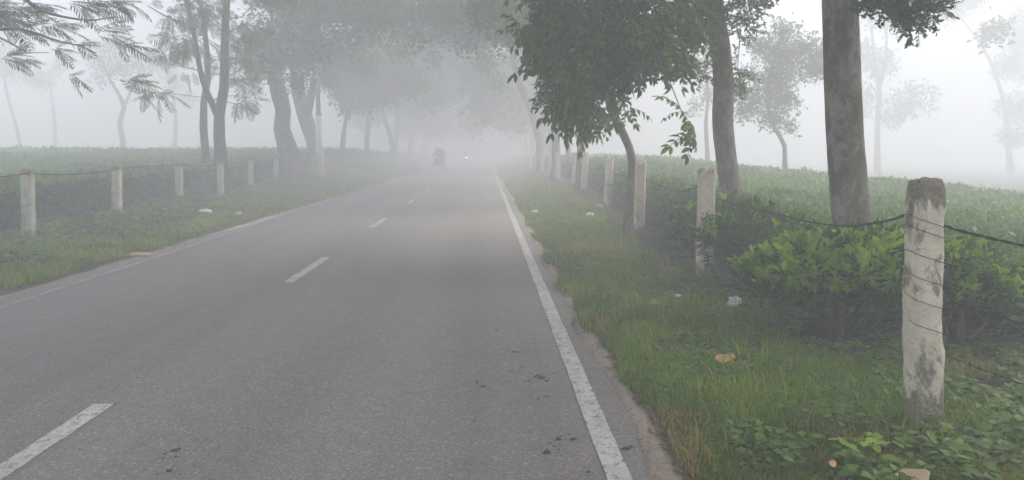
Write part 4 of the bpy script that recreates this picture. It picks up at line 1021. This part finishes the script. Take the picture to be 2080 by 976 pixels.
# leaf litter and grit along the shoulder
rs = np.random.RandomState(3); n_ = 1500
y = (3.0**-.5+rs.rand(n_)*(40**-.5-3.0**-.5))**-2; x = .95+np.abs(rs.normal(size=n_))*.2
xb = 2.7+rs.rand(n_//2)*1.8; yb = 4+rs.rand(n_//2)*9
yl = 8+rs.rand(n_//2)*25; xl_ = -5.5-np.abs(rs.normal(size=n_//2))*.25
x = np.concatenate([x,xb,xl_]); y = np.concatenate([y,yb,yl]); P = np.stack([x,y,gz(x,y)+.008],1)
lt = []
for s in range(4):
    v, f = leaf(.045, .025, -.2, .25); lt.append((rot(v, .2*s, 0, s), f, np.full(len(v), s/4)))
V, F, R_ = scatter(P, np.stack([rs.normal(size=len(x)), rs.normal(size=len(x)), np.zeros(len(x))],1), lt, .8, 4, .5, .1)
tag(mesh_np('leaf_litter', V, F, M['brown_leaf'], None, R_), 'scattered brown dead leaves along the verge edges and under the hedge', 'leaf litter', kind='stuff')
# pebbles
mb = MB()
for q in range(420):
    yy = (3.0**-.5+rs.rand()*(26**-.5-3.0**-.5))**-2; xx = .82+abs(rs.normal())*.13; s_ = rs.uniform(.004,.013)
    mb.ball((xx,yy,float(gz(xx,yy))+s_*.3), (s_,s_*.8,s_*.6), 6, 4, lump=.4, seed=q)
M['stone'] = simple('stone', (.36,.32,.28), .9)
tag(mb.build('gravel', M['stone']), 'loose grit and pebbles on the sandy right road edge', 'gravel', kind='stuff')

# ------------------------------------------------------------------ traffic in the fog
M['dark_paint'] = simple('dark_paint', (.13,.13,.14), .4); M['rubber'] = simple('rubber', (.02,.02,.02), .8); M['hood'] = simple('hood', (.30,.28,.30), .7); M['steel'] = simple('steel', (.35,.35,.36), .35, .8)
M['shirt'] = simple('shirt', (.10,.11,.13), .85); M['trousers'] = simple('trousers', (.05,.05,.06), .85); M['skin'] = simple('skin', (.22,.13,.09), .55); M['hair'] = simple('hair', (.015,.012,.01), .6)
M['seat'] = simple('seat', (.14,.03,.03), .6); M['helmet'] = simple('helmet', (.06,.06,.07), .25)
def body(parent_name, label, joints, loc, rz, parts):
    """one continuous body: capsules fused by a voxel remesh; clothes and hair are children"""
    mb = MB()
    for (P, R_) in joints: mb.tube(P, R_, 10, step=.05)
    for (c, r) in parts: mb.ball(c, r, 14, 10)
    V = mb
    o = V.build('person', M['skin'], None, smooth=True)
    md = o.modifiers.new('fuse', 'REMESH'); md.mode = 'VOXEL'; md.voxel_size = .016; md.use_smooth_shade = True
    s = o.modifiers.new('smooth', 'SMOOTH'); s.iterations = 4
    o.location = loc; o.rotation_euler = (0,0,rz); tag(o, label, 'person'); return o
def rider(label, loc, rz, seat_h=.82, helmet=False, hand=(.27,.52,1.05), foot=(.14,.12,.30), knee=(.17,.42,.62)):
    """seated figure facing +Y, hips above the origin"""
    h = seat_h; hx, hy, hz = hand
    J = [([(0,0,h+.06),(0,.02,h+.28),(0,.05,h+.48),(0,.06,h+.57)], [.15,.14,.16,.07]),
         ([(0,.06,h+.52),(0,.09,h+.66)], [.055,.05])]
    B = [((0,.11,h+.74),(.078,.095,.115)), ((0,.205,h+.73),(.014,.022,.02)), ((-.078,.105,h+.735),(.012,.02,.03)), ((.078,.105,h+.735),(.012,.02,.03))]
    for s in (-1,1):
        J.append(([(s*.17,.06,h+.50),(s*.25,.20,h+.32),(s*.25,.36,(h+.25+hz)/2),(s*hx,hy-.07,hz+.01)], [.055,.047,.038,.028]))
        J.append(([(s*hx,hy-.08,hz+.01),(s*hx,hy,hz+.02)], [.032,.036]))
        for q in range(4):
            X0 = s*(hx-.03+.02*q); J.append(([(X0,hy,hz+.03),(X0,hy+.045,hz+.025),(X0,hy+.06,hz-.01),(X0,hy+.045,hz-.035-.004*(q%2))],[.009,.009,.008,.007]))
        J.append(([(s*(hx-.035),hy-.04,hz),(s*(hx-.06),hy,hz-.01),(s*(hx-.05),hy+.03,hz-.03)],[.012,.011,.009]))
        J.append(([(s*.09,.0,h+.05),(s*(knee[0]*.9),knee[1]*.55,(h+knee[2])/2+.03),(s*knee[0],knee[1],knee[2])], [.095,.08,.06]))
        J.append(([(s*knee[0],knee[1],knee[2]),(s*foot[0],(knee[1]+foot[1])/2-.02,(knee[2]+foot[2])/2),(s*foot[0],foot[1],foot[2])], [.06,.055,.036]))
        J.append(([(s*foot[0],foot[1]-.04,foot[2]-.03),(s*foot[0],foot[1]+.18,foot[2]-.05)], [.042,.034]))
    o = body('person', label, J, loc, rz, B)
    # clothes
    def wear(name, tubes, mat):
        mb = MB()
        for (P, R_) in tubes: mb.tube(P, R_, 12, step=.05, bump=.06, seed=3)
        c = mb.build(name, mat, o, smooth=True); md = c.modifiers.new('fuse','REMESH'); md.mode='VOXEL'; md.voxel_size=.018; md.use_smooth_shade=True; return c
    T = [([(0,0,h+.02),(0,.02,h+.28),(0,.05,h+.48),(0,.06,h+.58)], [.165,.158,.175,.075])]; L = []
    for s in (-1,1):
        T.append(([(s*.15,.06,h+.51),(s*.25,.20,h+.32),(s*.25,.36,(h+.25+hz)/2),(s*hx,hy-.1,hz+.01)], [.068,.06,.05,.042]))
        L.append(([(s*.09,-.01,h+.05),(s*(knee[0]*.9),knee[1]*.55,(h+knee[2])/2+.03),(s*knee[0],knee[1],knee[2])], [.112,.094,.074]))
        L.append(([(s*knee[0],knee[1],knee[2]),(s*foot[0],(knee[1]+foot[1])/2-.02,(knee[2]+foot[2])/2),(s*foot[0],foot[1],foot[2]+.03)], [.074,.07,.055]))
    wear('shirt', T, M['shirt']); wear('trousers', L, M['trousers'])
    mb = MB()
    if helmet: mb.ball((0,.09,h+.79),(.115,.135,.115),18,12); mb.build('helmet', M['helmet'], o, smooth=True)
    else: mb.ball((0,.085,h+.775),(.085,.10,.098),16,12); mb.build('hair', M['hair'], o, smooth=True)
    return o

def wheel(root, c, R_, r, name='wheel', spokes=18):
    mb = MB(); mb.torus(c, (1,0,0), R_-r, r); w = mb.build(name, M['rubber'], root, smooth=True)
    mb = MB(); mb.torus(c, (1,0,0), R_-2.1*r, r*.5); mb.tube([(c[0]-.05,c[1],c[2]),(c[0]+.05,c[1],c[2])], .03, 10)
    for q in range(spokes):
        a = 2*math.pi*q/spokes; mb.tube([c, (c[0], c[1]+math.cos(a)*(R_-2*r), c[2]+math.sin(a)*(R_-2*r))], .003, 3)
    mb.build('rim', M['steel'], w)
def rickshaw(loc, rz):
    root = empty('cycle_rickshaw', loc, rz); tag(root, 'dim cycle rickshaw with raised hood driving away ahead on the foggy road', 'rickshaw')
    for s in (-.52,.52): wheel(root, (s,-.1,.34), .34, .022)
    wheel(root, (0,1.75,.34), .34, .02)
    mb = MB(); mb.tube([(-.56,-.1,.34),(.56,-.1,.34)], .018, 8)
    for s in (-.32,.32): mb.tube([(s,-.35,.42),(s,.3,.45),(0,.75,.42)], .018, 8)
    mb.tube([(0,.6,.40),(0,1.05,.42),(0,1.55,.62),(0,1.62,.92)], .02, 8); mb.tube([(0,.95,.42),(0,.85,.86)], .018, 8); mb.tube([(0,.86,.8),(0,1.58,.82)], .018, 8)
    for s in (-.05,.05): mb.tube([(s,1.6,.7),(s,1.75,.34)], .011, 6)
    mb.build('frame', M['dark_paint'], root, smooth=True)
    mb = MB(); mb.tube([(-.27,1.42,1.0),(-.2,1.56,1.03),(0,1.63,.96),(.2,1.56,1.03),(.27,1.42,1.0)], .013, 8, step=.05); mb.build('handlebar', M['steel'], root, smooth=True)
    mb = MB(); mb.ball((0,.84,.89),(.10,.15,.045)); mb.build('saddle', M['seat'], root, smooth=True)
    # passenger box: floor, seat, sides
    mb = MB(); mb.box((0,.25,.48),(.74,.5,.03)); mb.box((0,-.12,.62),(.84,.46,.28)); mb.box((-.43,-.1,.78),(.035,.5,.34)); mb.box((.43,-.1,.78),(.035,.5,.34)); mb.box((0,-.38,.80),(.88,.04,.62))
    mb.build('body', M['dark_paint'], root)
    mb = MB(); mb.box((0,-.1,.80),(.8,.44,.09)); mb.build('seat', M['seat'], root)
    # folding hood: arched ribs covered with cloth
    V = []; na, nb = 9, 15
    for i in range(na):
        t = i/(na-1)*rad(105)-rad(8)
        for j in range(nb):
            a = math.pi*j/(nb-1); x_ = -math.cos(a)*.54; rr_ = .50+.46*math.sin(a)**.6
            V.append([x_, -.12-math.cos(t)*.42*(.35+.65*math.sin(a)**.5)+.12, .98+math.sin(t)*0+ (rr_)*(.25+.75*math.sin(min(t+.3, math.pi/2)))*math.sin(a)**.45])
    V = np.array(V); F = [[i*nb+j, i*nb+j+1, (i+1)*nb+j+1, (i+1)*nb+j] for i in range(na-1) for j in range(nb-1)]
    o = mesh_np('hood', V, F, M['hood'], root, smooth=True); sd_ = o.modifiers.new('thick','SOLIDIFY'); sd_.thickness = .015
    for s in (-1,1):
        mb = MB(); mb.tube([(s*.53,-.1,.34),(s*.53,-.1,.72)], .006, 5)
        a = np.linspace(.15,math.pi-.15,9); mb.tube([(s*.52,-.1+.40*math.cos(q),.34+.40*math.sin(q)) for q in a], .022, 6); mb.build('mudguard', M['dark_paint'], root, smooth=True)
    return root
def motorcycle(loc, rz):
    root = empty('motorcycle', loc, rz); tag(root, 'oncoming motorcycle far off in the fog with its small headlight lit', 'motorcycle')
    wheel(root, (0,-.66,.30), .30, .05); wheel(root, (0,.66,.30), .30, .045)
    mb = MB(); mb.tube([(0,.45,.88),(0,-.1,.72),(0,-.62,.68)], .025, 8); mb.tube([(0,.42,.82),(0,.2,.38),(0,-.3,.34),(0,-.66,.30)], .025, 8)
    for s in (-.08,.08): mb.tube([(s,.44,.92),(s,.66,.30)], .02, 8)
    mb.build('frame', M['dark_paint'], root, smooth=True)
    mb = MB(); mb.ball((0,.18,.84),(.14,.27,.13)); mb.build('fuel_tank', M['dark_paint'], root, smooth=True)
    mb = MB(); mb.box((0,.08,.44),(.24,.34,.28)); mb.tube([(.12,.2,.4),(.16,-.1,.28),(.17,-.8,.36)], .035, 8); mb.build('engine', M['steel'], root)
    mb = MB(); mb.ball((0,-.32,.81),(.13,.40,.06)); mb.build('seat', M['rubber'], root, smooth=True)
    mb = MB(); mb.tube([(-.36,.28,1.04),(-.2,.40,1.05),(0,.44,.98),(.2,.40,1.05),(.36,.28,1.04)], .014, 8, step=.05)
    for s in (-1,1): mb.tube([(s*.22,.38,1.05),(s*.28,.36,1.2)], .005, 5); mb.ball((s*.29,.36,1.23),(.05,.012,.035))
    mb.build('handlebar', M['steel'], root, smooth=True)
    mb = MB(); a = np.linspace(.3,2.6,9); mb.tube([(0,.66+.37*math.cos(q),.30+.37*math.sin(q)) for q in a], .03, 6); mb.build('mudguard', M['dark_paint'], root, smooth=True)
    mb = MB(); a = np.linspace(.9,2.9,9); mb.tube([(0,-.66+.37*math.cos(q),.30+.37*math.sin(q)) for q in a], .035, 6); mb.build('mudguard', M['dark_paint'], root, smooth=True)
    mb = MB(); mb.tube([(0,.46,.90),(0,.56,.90),(0,.585,.90)], [.06,.085,.088], 16); h_ = mb.build('headlight', M['dark_paint'], root, smooth=True)
    m, n, l = newmat('lamp'); e = n.new('ShaderNodeEmission'); e.inputs[0].default_value = (1,.96,.9,1); e.inputs[1].default_value = HEADLAMP; o_ = n.new('ShaderNodeOutputMaterial'); l.new(e.outputs[0], o_.inputs[0])
    mb = MB(); mb.ball((0,.588,.90),(.075,.02,.06)); mb.build('lens', m, h_, smooth=True)
    return root
HEADLAMP = 30.0
p = W(893, 351, 64.0); rickshaw((p[0], 64.0, 0.0), 0.0)
rider('person in dark clothes pedalling the rickshaw, mostly hidden by its hood', (p[0], 64.0+.84, 0.0), 0.0, .90, False, (.25,.58,1.03), (.11,.30,.32), (.12,.42,.72))
p = W(947, 321, 104.0); motorcycle((p[0], 104.0, 0.0), math.pi)
rider('person with helmet riding the oncoming motorcycle in the far fog', (p[0], 104.0+.12, 0.0), math.pi, .84, True, (.34,.40,1.06), (.16,.12,.34), (.18,.36,.62))

# ------------------------------------------------------------------ haze
mb = MB(); mb.box((0,110,8.2),(620,400,20.0))
m, n, l = newmat('haze'); v = n.new('ShaderNodeVolumePrincipled'); v.inputs['Color'].default_value = (.97,.98,.992,1); v.inputs['Density'].default_value = FOG; v.inputs['Anisotropy'].default_value = .08
o_ = n.new('ShaderNodeOutputMaterial'); l.new(v.outputs[0], o_.inputs['Volume'])
hz = mb.build('haze', m); tag(hz, 'thick pale morning fog over road and tea gardens', 'fog', kind='stuff')
